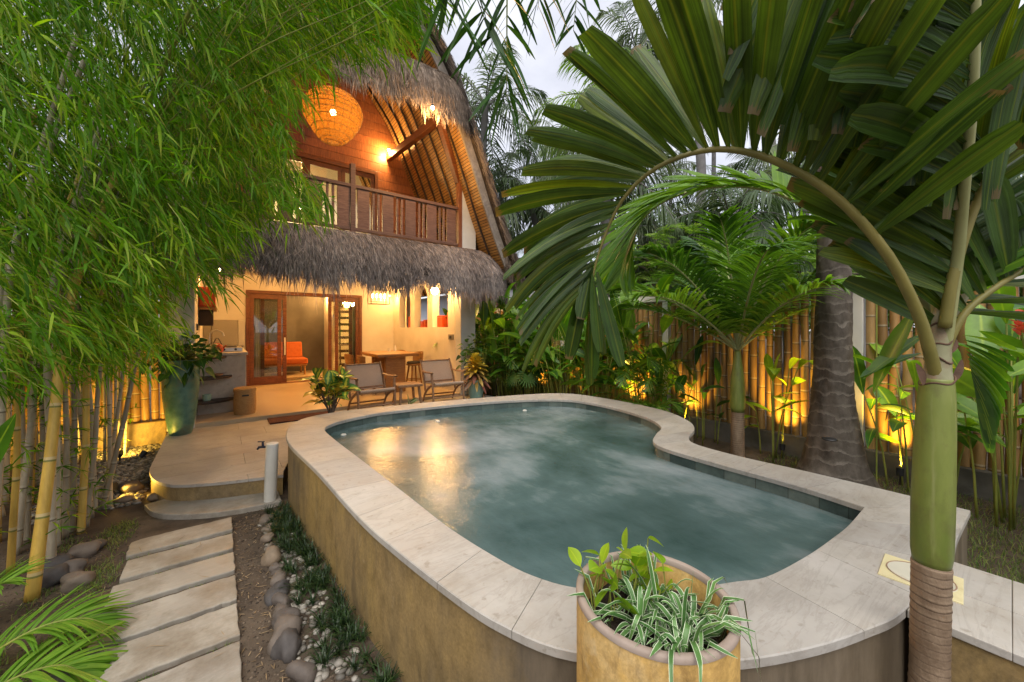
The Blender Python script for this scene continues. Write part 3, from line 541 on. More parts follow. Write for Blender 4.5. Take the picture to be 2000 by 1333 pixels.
# water
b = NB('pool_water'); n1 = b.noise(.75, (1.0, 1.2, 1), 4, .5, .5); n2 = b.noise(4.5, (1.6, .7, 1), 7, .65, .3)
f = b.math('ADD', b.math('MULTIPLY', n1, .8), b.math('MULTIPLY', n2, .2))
c = b.ramp(f, [(.34, (.030, .060, .056)), (.50, (.085, .135, .133)), (.68, (.30, .35, .365))])  # milky blotches: aerated water, with soft sky reflection put into the colour
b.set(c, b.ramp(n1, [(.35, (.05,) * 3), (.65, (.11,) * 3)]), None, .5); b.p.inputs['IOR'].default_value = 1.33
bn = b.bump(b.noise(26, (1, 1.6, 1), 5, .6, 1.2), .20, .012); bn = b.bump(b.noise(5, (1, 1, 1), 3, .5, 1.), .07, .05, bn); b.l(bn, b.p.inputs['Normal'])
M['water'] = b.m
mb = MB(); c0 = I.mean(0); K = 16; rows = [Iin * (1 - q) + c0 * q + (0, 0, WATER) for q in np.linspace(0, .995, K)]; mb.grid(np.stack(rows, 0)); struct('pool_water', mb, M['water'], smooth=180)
# jet fittings and a stone deck running off to the right
jets = [(671, 848), (855, 822), (1025, 801)]
for i, (px, py) in enumerate(jets):
    p = atz(px, py, WATER + .012); t = MB().lathe([(.0001, .0), (.022, .0), (.028, -.006), (.028, -.03)], p, 20).build('pool_jet', M['ceramic'], pool, smooth=40, world=True)
deck = thing('stone_deck', 'narrow raised stone deck joined to the near right end of the pool', 'deck', (2.31, -.6, 0))
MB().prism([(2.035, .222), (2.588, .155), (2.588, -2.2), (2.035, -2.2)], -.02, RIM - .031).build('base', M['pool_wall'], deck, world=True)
mb = MB(); ycut = [.0, -.30, -.62, -.95, -1.3, -1.7, -2.2]
mb.prism([(2.02, .2365), (2.31, .2035), (2.31, .001), (2.02, -.0)], RIM - .03, RIM, rnd=.7); mb.prism([(2.313, .203), (2.603, .169), (2.603, .001), (2.313, .001)], RIM - .03, RIM, rnd=.45)
for a, b_ in zip(ycut[:-1], ycut[1:]):
    for x0, x1 in ((2.02, 2.31), (2.313, 2.603)): mb.box(x0, x1, b_ + .0006, a - .0006, RIM - .03, RIM, RNG.random())
mb.build('coping', M['stone'], deck, world=True, bevel=.003)
# skimmer lid let into the paving
C4 = [atz(*p, RIM) for p in [(1703, 1118), (1738, 1086), (1896, 1138), (1868, 1177)]]
lid = thing('skimmer_lid', 'cream plastic skimmer lid with round disc let into the stone rim', 'lid', (*np.mean(C4, 0)[:2], RIM))
cx, cy = np.mean(C4, 0)[:2]; ux = unit(np.array(C4[3]) - np.array(C4[0]))[:2]; uy = np.array([-ux[1], ux[0]])
lw = np.linalg.norm(np.array(C4[3]) - C4[0]) / 2; lh = np.linalg.norm(np.array(C4[1]) - C4[0]) / 2
q = [(cx + sx * lw * ux[0] + sy * lh * uy[0], cy + sx * lw * ux[1] + sy * lh * uy[1]) for sx, sy in ((-1, -1), (1, -1), (1, 1), (-1, 1))]
MB().prism(q, RIM - .01, RIM + .005).build('lid_frame', M['lid'], lid, world=True, bevel=.002)
an = np.linspace(0, 2 * math.pi, 41)[:-1]; rr_ = min(lw, lh) * .86
mb = MB(); el = [(cx + math.cos(a) * lw * .88 * ux[0] + math.sin(a) * rr_ * uy[0], cy + math.cos(a) * lw * .88 * ux[1] + math.sin(a) * rr_ * uy[1]) for a in an]
mb.prism(el, RIM - .005, RIM + .0075); mb.build('disc', M['lid_ring'], lid, world=True, bevel=.001)
mb = MB(); pth = np.array([(*p, RIM + .0078) for p in el + el[:1]]); pth[:, :2] = pth[:, :2] * .97 + np.array([cx, cy]) * .03; mb.tube(pth, .0022, 6); mb.build('ring', M['sheath'], lid, world=True, smooth=180)
# ================================================================== STONES
def stone(c, r, rn, label, group, seed, rz=0):
    o = MB().rock((0, 0, 0), r, seed, rn, .24).build('stone', M['rock'], smooth=180); o.location = c; o.rotation_euler = (RNG.uniform(-.15, .15), RNG.uniform(-.15, .15), rz)
    tag(o, label, 'stone', group); return o
edge = [(520, 1015), (522, 1032), (523, 1050), (527, 1072), (530, 1088), (540, 1108), (542, 1128), (546, 1150), (548, 1172), (556, 1212), (553, 1186), (565, 1262), (585, 1312), (556, 1240)]
edge = sorted(edge, key=lambda p: p[1])
shade = [.55, .62, .7, .66, .8, .45, .5, .1, .35, .42, .3, .5, .15, .4]
for i, (px, py) in enumerate(edge):
    p = atz(px, py, .03); s_ = np.interp(py, [1015, 1330], [.056, .074]) * RNG.uniform(.9, 1.15)
    stone((p[0], p[1], .022), (s_ * .85, s_ * RNG.uniform(.95, 1.25), s_ * .85), shade[i], '%s stone from the tap post in the row edging the pool bed' % ORD[i], 'stones edging the bed along the pool', 40 + i, RNG.uniform(-.5, .5))
pile = [((262, 955), (.10, .075, .06), .3, 'flat grey boulder resting at the corner of the platform by the gravel'), ((300, 971), (.062, .048, .042), .85, 'rounded tan stone against the foot of the round platform'), ((240, 976), (.068, .05, .036), .8, 'low tan stone half buried between bamboo and round platform'),
    ((160, 1078), (.075, .06, .05), .55, 'grey tan stone at the top of the pile under the bamboo'), ((108, 1104), (.10, .07, .058), .0, 'dark blue grey stone at the left of the pile under the bamboo'), ((135, 1118), (.085, .06, .055), .45, 'taupe stone in the middle of the pile under the bamboo'), ((100, 1132), (.07, .06, .06), .1, 'dark stone at the bottom left of the pile under the bamboo'), ((150, 1135), (.075, .06, .055), .6, 'pale grey stone at the near right of the pile under the bamboo'), ((182, 1068), (.06, .08, .048), .2, 'long dark stone leaning at the right of the pile under the bamboo'), ((118, 1330), (.07, .055, .045), .3, 'grey stone under the palm frond at the bottom left edge')]
for i, (pp, r, rn, lb) in enumerate(pile):
    p = atz(*pp, .03); stone((p[0], p[1], r[2] * .62), r, rn, lb, 'loose stones around the bamboo', 80 + i, RNG.uniform(-.6, .6))
p = atz(505, 1118, 0)
# dwarf mondo grass in the bed
n = 170; ty = RNG.uniform(1.15, 4.05, n) ; lo = np.interp(ty, [1.2, 4.0], [.36, .33]); tx = lo + RNG.beta(1.8, 1.0, n) * (bedx(ty) + .05 - lo)
m_ = 26; x = np.repeat(tx, m_) + RNG.normal(0, .006, n * m_); y = np.repeat(ty, m_) + RNG.normal(0, .006, n * m_); N = len(x); a = RNG.uniform(0, 6.3, N); L_ = RNG.uniform(.05, .125, N); ln = RNG.uniform(.25, 1.1, N)
d = np.stack([np.cos(a) - .15, np.sin(a), 0 * a], 1); ss = np.linspace(0, 1, 5)
P = np.stack([np.stack([x, y, 0 * x], 1) + d * (L_ * ln * s_ ** 1.4)[:, None] + np.stack([0 * x, 0 * x, L_ * (s_ - .55 * ln * s_ ** 2.4)], 1) for s_ in ss], 1)
tag(MB().ribbons(P, np.array([[.0022, .0026, .0024, .0018, .0003]]), np.stack([-np.sin(a), np.cos(a), 0 * a], 1)).build('dwarf_grass_bed', M['mondo']), 'dark dwarf grass tufts growing along the foot of the pool wall', 'ground cover', kind='stuff')
# ---- tap post
p = atz(527, 980, .03); tp = thing('tap_post', 'white pipe post with navy garden tap beside the round step', 'tap', (p[0], p[1], 0))
q = at(532, 866, to_px(p)[2]); r_ = .052
mb = MB(); mb.tube([(p[0], p[1], -.02), (p[0] * .5 + q[0] * .5, p[1] * .5 + q[1] * .5, q[2] * .5), (q[0], q[1], q[2])], r_, 24); mb.build('post', M['pvc'], tp, smooth=40, world=True, bevel=.004)
l0 = -_r; z = q[2] - .035
mb = MB(); mb.tube([q + l0 * .045 - (0, 0, .035), q + l0 * .10 - (0, 0, .035), q + l0 * .125 - (0, 0, .038), q + l0 * .14 - (0, 0, .058)], [.010, .011, .011, .009], 12); mb.tube([q + l0 * .09 - (0, 0, .03), q + l0 * .09 + (0, 0, .012)], [.011, .009], 12)
t_ = mb.build('tap', M['blue_metal'], tp, smooth=50, world=True)
MB().bar(q + l0 * .075 + (0, 0, .014), q + l0 * .135 + (0, 0, .014), .014, .008).build('handle', M['blue_metal'], t_, world=True, bevel=.002)
# ================================================================== THE VILLA
villa = thing('thatched_villa', 'two storey cream villa with tall arched thatch roof, balcony and open terrace', 'villa', (1.95, 9, 0))
def vp(name, mb, m, parent=None, **k): return mb.build(name, m, parent or villa, world=True, **k)
FLR = .262; UP = 3.30
# ---- ground floor shell
vp('pillar', MB().box(-.59, -.285, 7.2, 7.52, .198, 2.95), M['white_plaster'], bevel=.012)
vp('pillar', MB().box(4.12, 4.49, 7.2, 7.42, .198, 2.95), M['white_plaster'], bevel=.012)
vp('wall', MB().box(-.50, -.29, 7.523, 11.2, .20, 2.95), M['cream'])
mb = MB(); mb.box(-.50, .5, 11.2, 11.4, .2, 2.95).box(3.2, 4.48, 11.2, 11.4, .2, 2.95).box(.5, 3.2, 11.2, 11.4, 2.58, 2.95); vp('wall', mb, M['cream'])
# niche wall with three arched openings
X0, X1 = 4.12, 4.30; mb = MB(); Ys = [(7.78, 8.58), (8.86, 9.66), (9.94, 10.74)]
mb.box(X0, X1, 7.423, 11.2, .2, 1.68)
edges = [7.423] + [y for p in Ys for y in p] + [11.2]
for a, b_ in zip(edges[0::2], edges[1::2]): mb.box(X0, X1, a, b_, 1.68, 2.95)
for a, b_ in Ys:
    r_ = (b_ - a) / 2; c_ = (a + b_) / 2; sp = 2.36
    an = np.linspace(math.pi, 0, 17); ar = [(c_ + r_ * math.cos(t), sp + r_ * math.sin(t)) for t in an]
    for (p, q) in zip(ar[:-1], ar[1:]): mb.prism([p, q, (q[0], 2.95), (p[0], 2.95)], X0, X1, 'x')
vp('niche_wall', mb, M['cream'])
vp('ceiling', MB().box(-.5, 4.49, 7.2, 11.4, 2.953, UP), M['cream'])
# ---- sitting room behind the doors
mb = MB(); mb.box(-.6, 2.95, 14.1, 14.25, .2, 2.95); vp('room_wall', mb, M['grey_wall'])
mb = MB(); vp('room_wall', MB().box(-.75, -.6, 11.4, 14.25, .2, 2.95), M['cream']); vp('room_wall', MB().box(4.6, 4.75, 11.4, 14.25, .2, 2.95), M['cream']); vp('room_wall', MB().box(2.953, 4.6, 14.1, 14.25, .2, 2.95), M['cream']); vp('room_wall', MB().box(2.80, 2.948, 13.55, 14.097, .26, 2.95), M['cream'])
vp('room_floor', MB().box(-.6, 4.6, 11.253, 14.1, .1, .262), M['terrace']); vp('room_ceiling', MB().box(-.75, 4.75, 11.403, 14.25, 2.953, 3.1), M['cream'])
st_ = MB()
for k in range(11): st_.box(3.02 + .02 * k, 3.62 - .012 * k, 12.75 + .10 * k, 13.02 + .10 * k, .30 + .215 * (k + 1) - .06, .30 + .215 * (k + 1) + .02)
st_ = vp('staircase', st_, M['dark'], bevel=.004)
vp('stringer', MB().bar((3.66, 12.7, .27), (3.5, 13.8, 2.75), .05, .2), M['dark'], st_); vp('stringer', MB().bar((2.99, 12.7, .27), (3.21, 13.8, 2.75), .04, .18), M['dark'], st_)
# ---- sliding doors
dr = MB(); dr.box(.5, .575, 11.16, 11.42, .262, 2.58).box(3.125, 3.2, 11.16, 11.42, .262, 2.58).box(.575, 3.125, 11.16, 11.42, 2.50, 2.58); dr.box(.575, 3.125, 11.17, 11.40, .258, .272)
dfr = vp('door_frame', dr, M['wood_red'], bevel=.005)
def leaf_door(x0, x1, y, handle=None):
    mb = MB(); t = .085; mb.box(x0, x0 + t, y, y + .045, .274, 2.496).box(x1 - t, x1, y, y + .045, .274, 2.496).box(x0 + t, x1 - t, y + .002, y + .043, 2.38, 2.496).box(x0 + t, x1 - t, y + .002, y + .043, .274, .46)
    d = vp('sliding_door', mb, M['wood_red'], bevel=.004); vp('glass', MB().box(x0 + t, x1 - t, y + .018, y + .026, .46, 2.38), M['glass'], d)
    if handle: mb = MB(); mb.tube([(handle, y - .03, .98), (handle, y - .035, 1.2), (handle, y - .03, 1.42)], .016, 8); vp('handle', mb, M['ceramic'], d, smooth=60)
leaf_door(.578, 1.24, 11.20); leaf_door(.80, 1.36, 11.255, 1.315); leaf_door(2.34, 2.96, 11.255); leaf_door(2.50, 3.12, 11.20)
def curtain(x0, x1, y, folds=5):
    u = np.linspace(0, 1, 40); x = x0 + (x1 - x0) * u; yy = y + .03 * np.sin(u * folds * 6.28)
    P = np.stack([np.stack([x, yy, 0 * x + .30 + 2.16 * z], 1) for z in np.linspace(0, 1, 6)], 0); vp('curtain', MB().grid(P), M['curtain'], smooth=180)
curtain(.66, .84, 11.36); curtain(2.93, 3.10, 11.36, 5)
# ---- lower thatch eave, its right end turning the corner
def thatch_eave(name, plan, sec, n_fib, m, lmin, lmax, wd=.0042, rag=.22, seedo=0, par=None):
    """plan: points (x,y) of the top line, outward = right of travel; sec: (out, z) from ridge to lip"""
    K = 90; pl = smooth_path([(x, y, 0) for x, y in plan], K); tg = unit(np.gradient(pl, axis=0)); nr = np.stack([tg[:, 1], -tg[:, 0], 0 * tg[:, 0]], 1)
    sc = smooth_path([(a, b, 0) for a, b in sec], 24)
    def pos(u, v):
        x = np.stack([np.interp(u, np.linspace(0, 1, K), pl[:, i]) for i in range(3)], -1); n_ = np.stack([np.interp(u, np.linspace(0, 1, K), nr[:, i]) for i in range(3)], -1); n_ = unit(n_)
        vv = np.clip(v, 0, 1); o_ = np.interp(vv, np.linspace(0, 1, 24), sc[:, 0]); z = np.interp(vv, np.linspace(0, 1, 24), sc[:, 1])
        return x + n_ * o_[..., None] + np.stack([0 * o_, 0 * o_, z], -1), n_
    U, V = np.meshgrid(np.linspace(0, 1, 120), np.linspace(0, 1, 14)); P, N_ = pos(U, V)
    P = P + N_ * (.03 * np.sin(U * 61 + V * 5) + .02 * np.sin(U * 143))[..., None] * V[..., None]
    under = P[::-1].copy(); under[..., 2] += -.02 ; thick = .26 * np.linspace(1, 0, 14)[::-1][:, None]
    inner = P[-1][None] * np.linspace(1, 0, 8)[:, None, None] + np.linspace(0, 1, 8)[:, None, None] * (P[0] - np.array([0, 0, .34]))[None]
    body = np.concatenate([P, inner], 0); e_ = MB().grid(body); 
    root = vp(name, e_, M['thatch_base'], par, smooth=60)
    u = RNG.random(n_fib); v0 = RNG.beta(1.25, .8, n_fib) * 1.0; ln = RNG.uniform(lmin, lmax, n_fib) * np.where(RNG.random(n_fib) < .06, 1.5, 1.) * (1 + .22 * np.sin(u * 230) * np.sin(u * 97) + .25 * np.sin(u * 47) * np.sin(u * 19 + 1)); ss = np.linspace(0, 1, 5)
    tot = np.sum(np.linalg.norm(np.diff(sc, axis=0), axis=1)); lift = RNG.uniform(.004, .05, n_fib); drift = RNG.normal(0, .006, n_fib)
    rows = []
    for s_ in ss:
        v = v0 + s_ * ln / tot; q, n_ = pos(np.clip(u + drift * s_, 0, 1), v); over = np.maximum(v - 1, 0) * tot
        q = q + n_ * (lift * (s_ ** .7) + .02 * s_ + over * RNG.uniform(-.05, .12, n_fib) * 1.)[:, None]; q[:, 2] -= over; rows.append(q)
    P = np.stack(rows, 1); tg2 = unit(P[:, -1] - P[:, 0]); _, n_ = pos(u, v0); sd = unit(np.cross(tg2, n_) + n_ * RNG.normal(0, .35, (n_fib, 1)))
    rn = np.clip(RNG.beta(2, 2.2, n_fib) + .12 * np.sin(u * 33), 0, 1)
    W = np.array([[.6, 1, 1, .7, .1]]) * wd * RNG.uniform(.6, 1.5, (n_fib, 1)); keep = slice(None)
    vp('thatch_fringe', MB().ribbons(P, W, sd, rn), m, root)
    return root
lower = [(-1.6, 7.12), (0, 7.12), (2, 7.12), (3.6, 7.12), (4.2, 7.12), (4.42, 7.2), (4.5, 7.4), (4.52, 7.8)]
thatch_eave('lower_thatch_eave', lower, [(-.02, 3.34), (.22, 3.30), (.48, 3.08), (.66, 2.80), (.70, 2.60)], 34000, M['thatch'], .16, .44, .0052)
# ---- roof: one arched profile swept back from the front
half = [(5.17, 2.72), (4.83, 3.40), (4.52, 4.12), (4.20, 4.95), (3.86, 5.75), (3.48, 6.58), (3.02, 7.22), (2.5, 7.86), (1.95, 8.45)]
H_ = smooth_path([(x, z, 0) for x, z in half], 60)[:, :2]
def inner(d):
    t = unit(np.gradient(H_, axis=0)); n_ = np.stack([-t[:, 1], t[:, 0]], 1)
    n_ = np.where((n_[:, :1] > 0), -n_, n_); q = H_ + n_ * d; q[:, 0] = np.maximum(q[:, 0], 1.95); return q
def full(h): return np.concatenate([h, np.stack([3.9 - h[::-1, 0], h[::-1, 1]], 1)[1:]])
YF, YB = 6.6, 12.6
def sweep(h, y0, y1, n=2): return np.stack([np.stack([h[:, 0], np.full(len(h), y), h[:, 1]], 1) for y in np.linspace(y0, y1, n)], 0)
arcl = np.concatenate([[0], np.cumsum(np.linalg.norm(np.diff(full(inner(.16)), axis=0), axis=1))])
so = full(inner(.16)); to = full(inner(-.03)); tt = full(inner(-.12))
roof = MB(); roof.grid(sweep(tt, YF - .10, YB), flip=True); roof.grid(sweep(to, YF - .06, YB))
for a, b_ in ((tt, to),):
    roof.grid(np.stack([np.stack([a[:, 0], np.full(len(a), YF - .10), a[:, 1]], 1), np.stack([b_[:, 0], np.full(len(a), YF - .06), b_[:, 1]], 1)], 0)); roof.grid(np.stack([sweep(a, YF - .1, YB)[:, 0], sweep(b_, YF - .06, YB)[:, 0]], 0)); roof.grid(np.stack([sweep(a, YF - .1, YB)[:, -1], sweep(b_, YF - .06, YB)[:, -1]], 0))
rf = vp('thatch_roof', roof, M['thatch_base'], smooth=40)
sf = MB(); tv = np.repeat(arcl[None], 9, 0); sf.grid(sweep(so, YF + .045, YB, 9), t=tv); vp('soffit', sf, M['soffit'], rf, smooth=180)
mb = MB(); i0 = full(inner(.165)); i1 = full(inner(.205))
for y in np.arange(6.95, 12.4, .36):
    a = np.stack([i0[:, 0], np.full(len(i0), y - .010), i0[:, 1]], 1); b_ = a + (0, .020, 0); c_ = np.stack([i1[:, 0], np.full(len(i0), y + .010), i1[:, 1]], 1); d_ = c_ - (0, .020, 0); mb.grid(np.stack([a, d_, c_, b_], 0))
vp('lath_binding', mb, M['dark'], rf, smooth=40)
mb = MB(); bo, bi = full(inner(-.005)), full(inner(.165))
A_ = [np.stack([h[:, 0], np.full(len(h), y), h[:, 1]], 1) for h, y in ((bo, YF), (bi, YF), (bi, YF + .042), (bo, YF + .042), (bo, YF))]; mb.grid(np.stack(A_, 0)); vp('barge_board', mb, M['wood_grey'], rf, smooth=40)
# shaggy skin of the roof: front edge, bottom lip and right slope
def roof_fibres(n, ylo, yhi, outlo, outhi, lm, side=1):
    a = np.concatenate([[0], np.cumsum(np.linalg.norm(np.diff(H_, axis=0), axis=1))]); u = RNG.random(n) * a[-1]; q = np.stack([np.interp(u, a, inner(-.12)[:, i]) for i in range(2)], 1); q1 = np.stack([np.interp(np.maximum(u - .25, 0), a, inner(-.12)[:, i]) for i in range(2)], 1)
    dn = unit(q1 - q); dn = np.where(u[:, None] < .26, np.array([[.25, -.97]]), dn); nn = np.stack([-dn[:, 1], dn[:, 0]], 1); nn = np.where(nn[:, :1] < 0, -nn, nn); o_ = RNG.uniform(outlo, outhi, n); y = RNG.uniform(ylo, yhi, n); l_ = RNG.uniform(lm * .5, lm, n); lift = RNG.uniform(.0, .06, n)
    rows = []
    for s_ in np.linspace(0, 1, 4):
        p = q + nn * (o_ - .0 + lift * s_)[:, None] + dn * (l_ * s_)[:, None]; rows.append(np.stack([1.95 + side * (p[:, 0] - 1.95), y - RNG.random(n) * .0 - s_ * .03, p[:, 1] - .03 * s_ ** 2], 1))
    P = np.stack(rows, 1); sd = unit(np.stack([RNG.normal(0, .4, n), np.ones(n), RNG.normal(0, .3, n)], 1)); return P, sd
mb = MB()
for a in ((7000, 6.46, 6.6, -.09, .015, .28), (7000, 6.5, 12.5, -.02, .01, .34)):
    P, sd = roof_fibres(*a); mb.ribbons(P, np.array([[.004, .005, .004, .0006]]), sd)
n = 4000; x = RNG.uniform(4.98, 5.28, n); y = RNG.uniform(6.46, 10, n); z0 = 2.86 + (5.2 - x) * .3; P = np.stack([np.stack([x + .05 * s_, y, z0 - RNG.uniform(.2, .4, n) * s_], 1) for s_ in (0, .5, 1)], 1); mb.ribbons(P, np.array([[.004, .005, .001]]), np.tile([[.3, .95, 0]], (n, 1)))
vp('thatch_fringe', mb, M['thatch'], rf)
n = 2500; x = RNG.uniform(4.86, 5.16, n); P = np.stack([np.stack([x + .02 * s_, np.full(n, 6.55) + RNG.uniform(0, .4, n), 3.0 + (5.1 - x) * .8 - RNG.uniform(.25, .5, n) * s_], 1) for s_ in (0, .5, 1)], 1); vp('thatch_lip', MB().ribbons(P, np.array([[.004, .005, .001]]), np.tile([[.95, .3, 0]], (n, 1))), M['thatch_warm'], rf)
# ---- middle eave across the gable
mid = [(.25, 6.75), (1.2, 6.75), (2.4, 6.75), (3.2, 6.75), (3.5, 6.8), (3.66, 6.95), (3.72, 7.2)]
thatch_eave('gable_thatch_eave', mid, [(-.02, 6.52), (.16, 6.50), (.32, 6.30), (.41, 6.0), (.42, 5.76)], 22000, M['thatch_warm'], .14, .36, .0052)
mb = MB()
mb.bar((3.48, 6.62, 5.80), (3.30, 9.3, 5.84), .12, .16)                       # purlin
vp('purlin', mb, M['wood_red'], bevel=.008)
vp('strut', MB().bar((3.47, 6.95, 5.86), (4.09, 7.26, 4.80), .10, .15, (0, 1, 0)), M['wood_red'], bevel=.008)
vp('purlin', MB().bar((4.30, 6.62, 4.86), (4.28, 9.3, 4.86), .14, .12), M['wood_red'], bevel=.008)
vp('purlin', MB().bar((.55, 6.75, 5.80), (.6, 9.3, 5.84), .12, .16), M['wood_red'], bevel=.008)
vp('upper_pillar', MB().box(4.145, 4.50, 7.2, 7.45, UP - .05, 4.79), M['white_plaster'], bevel=.01)
vp('upper_pillar', MB().box(-.60, -.25, 7.2, 7.45, UP - .05, 4.79), M['white_plaster'], bevel=.01)
# ---- balcony
rail = MB(); rail.box(-.22, 4.055, 7.195, 7.285, 4.19, 4.25).box(-.22, 4.055, 7.205, 7.275, 3.415, 3.475); rl = vp('balcony_rail', rail, M['wood_rail'], bevel=.006)
def slab(x0, x1, nm): vp(nm, MB().box(x0, x1, 7.222 if nm == 'plank_baluster' else 7.23, 7.252 if nm == 'plank_baluster' else 7.256, 3.475, 4.19, RNG.random()), M['wood_rail'], rl, bevel=.003)
x = 1.99
while x < 3.98: slab(x, min(x + .215, 4.05), 'plank_baluster'); [slab(x + o_, x + o_ + .042, 'slat_baluster') for o_ in (.272, .365) if x + o_ < 4.0]; x += .452
x = 1.99 - .452 + .11
while x > -.3: slab(max(x, -.2), x + .215, 'plank_baluster'); [slab(x + o_, x + o_ + .042, 'slat_baluster') for o_ in (.272, .365) if x + o_ + .05 < 1.86]; x -= .452
vp('balcony_post', MB().box(1.865, 1.95, 7.19, 7.29, 3.31, 4.62), M['wood_rail'], bevel=.006)
vp('balcony_post', MB().box(4.06, 4.142, 7.18, 7.30, 3.31, 4.90), M['wood_redx'], bevel=.006)
vp('balcony_post', MB().box(-.245, -.16, 7.19, 7.29, 3.31, 4.90), M['wood_rail'], bevel=.006)
# ---- planked gable wall at the back of the balcony
so2 = inner(.17); zz = np.linspace(UP, 7.9, 24); mb = MB()
def xr(z): return float(np.interp(z, so2[:, 1], so2[:, 0])) - .01
OX0, OX1, OZ = .75, 2.95, 5.33
for k in range(24):
    z0, z1 = UP + .195 * k, UP + .195 * (k + 1) - .006
    if z1 > 7.95: break
    a0, a1 = xr(z0), xr(z1); rn = RNG.random(); yy = 9.3
    if z1 <= OZ + .1:
        mb.prism([(OX1, z0), (a0, z0), (a1, z1), (OX1, z1)], yy, yy + .03, 'y', rn); mb.prism([(3.9 - a0, z0), (OX0, z0), (OX0, z1), (3.9 - a1, z1)], yy, yy + .03, 'y', rn)
    else: mb.prism([(3.9 - a0, z0), (a0, z0), (a1, z1), (3.9 - a1, z1)], yy, yy + .03, 'y', rn)
vp('planked_wall', mb, M['wood_redx'], bevel=.003)
vp('planked_wall_backing', MB().prism([(3.9 - xr(UP), UP), (OX0, UP), (OX0, OZ), (OX1, OZ), (OX1, UP), (xr(UP), UP), (xr(5.4), 5.4), (xr(6.6), 6.6), (xr(7.6), 7.6), (1.95, 7.9), (3.9 - xr(7.6), 7.6), (3.9 - xr(6.6), 6.6), (3.9 - xr(5.4), 5.4)], 9.335, 9.36, 'y'), M['dark'])
mb = MB(); mb.box(OX0 - .08, OX0, 9.25, 9.38, UP, OZ + .08).box(OX1, OX1 + .08, 9.25, 9.38, UP, OZ + .08).box(OX0, OX1, 9.252, 9.378, OZ, OZ + .08); bd = vp('balcony_door_frame', mb, M['wood_red'], bevel=.005)
for x0, x1 in ((.755, 1.49), (1.495, 2.21), (2.215, 2.945)):
    mb = MB(); t = .075; mb.box(x0, x0 + t, 9.29, 9.33, UP + .01, OZ - .005).box(x1 - t, x1, 9.29, 9.33, UP + .01, OZ - .005).box(x0 + t, x1 - t, 9.292, 9.328, OZ - .1, OZ - .005).box(x0 + t, x1 - t, 9.292, 9.328, UP + .01, UP + .14)
    d = vp('glazed_door', mb, M['wood_red'], bevel=.004); vp('glass', MB().box(x0 + t, x1 - t, 9.306, 9.314, UP + .14, OZ - .1), M['glass'], d)
mb = MB(); mb.box(-.4, 4.3, 12.3, 12.45, UP, 7.4); vp('bedroom_wall', mb, M['cream'])
vp('bedroom_floor', MB().box(-.5, 4.49, 11.402, 12.5, 3.1, UP - .002), M['dark'])
# ================================================================== FURNITURE AND FITTINGS
# ---- lounge chairs
def make_chair(loc, rz, label):
    t = thing('lounge_chair', label, 'lounge chair', loc, rz, 'woven lounge chairs on the terrace edge')
    W = .30
    # seat: sagging woven sling, front edge at -y
    u = np.linspace(-W, W, 9); v = np.linspace(0, 1, 9); P = np.array([[(x, -.27 + .50 * b_, .40 - .10 * b_ - .035 * math.sin(b_ * 3.14) + .01 * (x / W) ** 2) for x in u] for b_ in v]); P2 = P - np.array([0, 0, .018])
    mb = MB(); mb.grid(P); mb.grid(P2, flip=True); mb.tube([(x, -.275, .395) for x in u], .026, 10); mb.build('seat', M['wicker'], t, smooth=60)
    P = np.array([[(x, .20 + .20 * b_ - .03 * math.sin(b_ * 3.14), .36 + .42 * b_ + .012 * (1 - (x / W) ** 2) * (b_ > .9)) for x in u * .98] for b_ in v]); mb = MB(); mb.grid(P); mb.grid(P + np.array([0, .016, .004]), flip=True); mb.build('backrest', M['wicker'], t, smooth=60)
    for s_ in (-1, 1):
        x = s_ * (W + .02); mb = MB(); mb.tube(smooth_path([(x, .13, .22), (x, .24, .50), (x, .42, .82)], 8), np.linspace(.022, .017, 8), 8); mb.build('back_post', M['wood_chair'], t, smooth=60)
        mb = MB(); mb.tube(smooth_path([(x, -.27, 0), (x, -.25, .2), (x, -.22, .40), (x * 1.03, -.20, .585)], 10), np.linspace(.019, .024, 10), 8); mb.build('leg', M['wood_chair'], t, smooth=60)
        mb = MB(); mb.tube(smooth_path([(x, .26, 0), (x, .15, .17), (x, .02, .27), (x, -.22, .385)], 12), np.linspace(.019, .024, 12), 8); mb.build('leg', M['wood_chair'], t, smooth=60)
        mb = MB(); pts = smooth_path([(x, .30, .60), (x * 1.04, .05, .585), (x * 1.07, -.16, .60), (x * 1.08, -.25, .595)], 10)
        g = [np.stack([pts + np.array([-.028, 0, 0]), pts + np.array([-.02, 0, .018]), pts + np.array([.02, 0, .018]), pts + np.array([.03, 0, 0]), pts + np.array([0, 0, -.012])], 1)]; mb.grid(g[0], closed=True); mb.build('armrest', M['wood_chair'], t, smooth=60)
    for y_, z_ in ((-.255, .13), (.17, .14), (.20, .40), (.40, .79)): MB().tube([(-W, y_, z_), (W, y_, z_)], .015, 8).build('stretcher', M['wood_chair'], t, smooth=60)
    return t
make_chair((2.13, 6.86, .2), R(4), 'woven lounge chair behind the big green croton, left of the low side table')
make_chair((3.53, 6.86, .2), R(-3), 'woven lounge chair beside the right pillar and yellow potted croton')
t = thing('side_table', 'low worn teak side table standing between the two lounge chairs', 'side table', (2.83, 6.98, .2))
mb = MB(); mb.prism([(-.24, -.20), (.22, -.22), (.26, .0), (.22, .21), (-.20, .22), (-.26, .03)], .36, .41); mb.build('tabletop', M['wood_chair'], t, bevel=.012)
for sx, sy in ((-1, -1), (1, -1), (1, 1), (-1, 1)): MB().tube([(sx * .21, sy * .17, 0), (sx * .17, sy * .14, .36)], [.024, .028], 8).build('leg', M['wood_chair'], t, smooth=60)
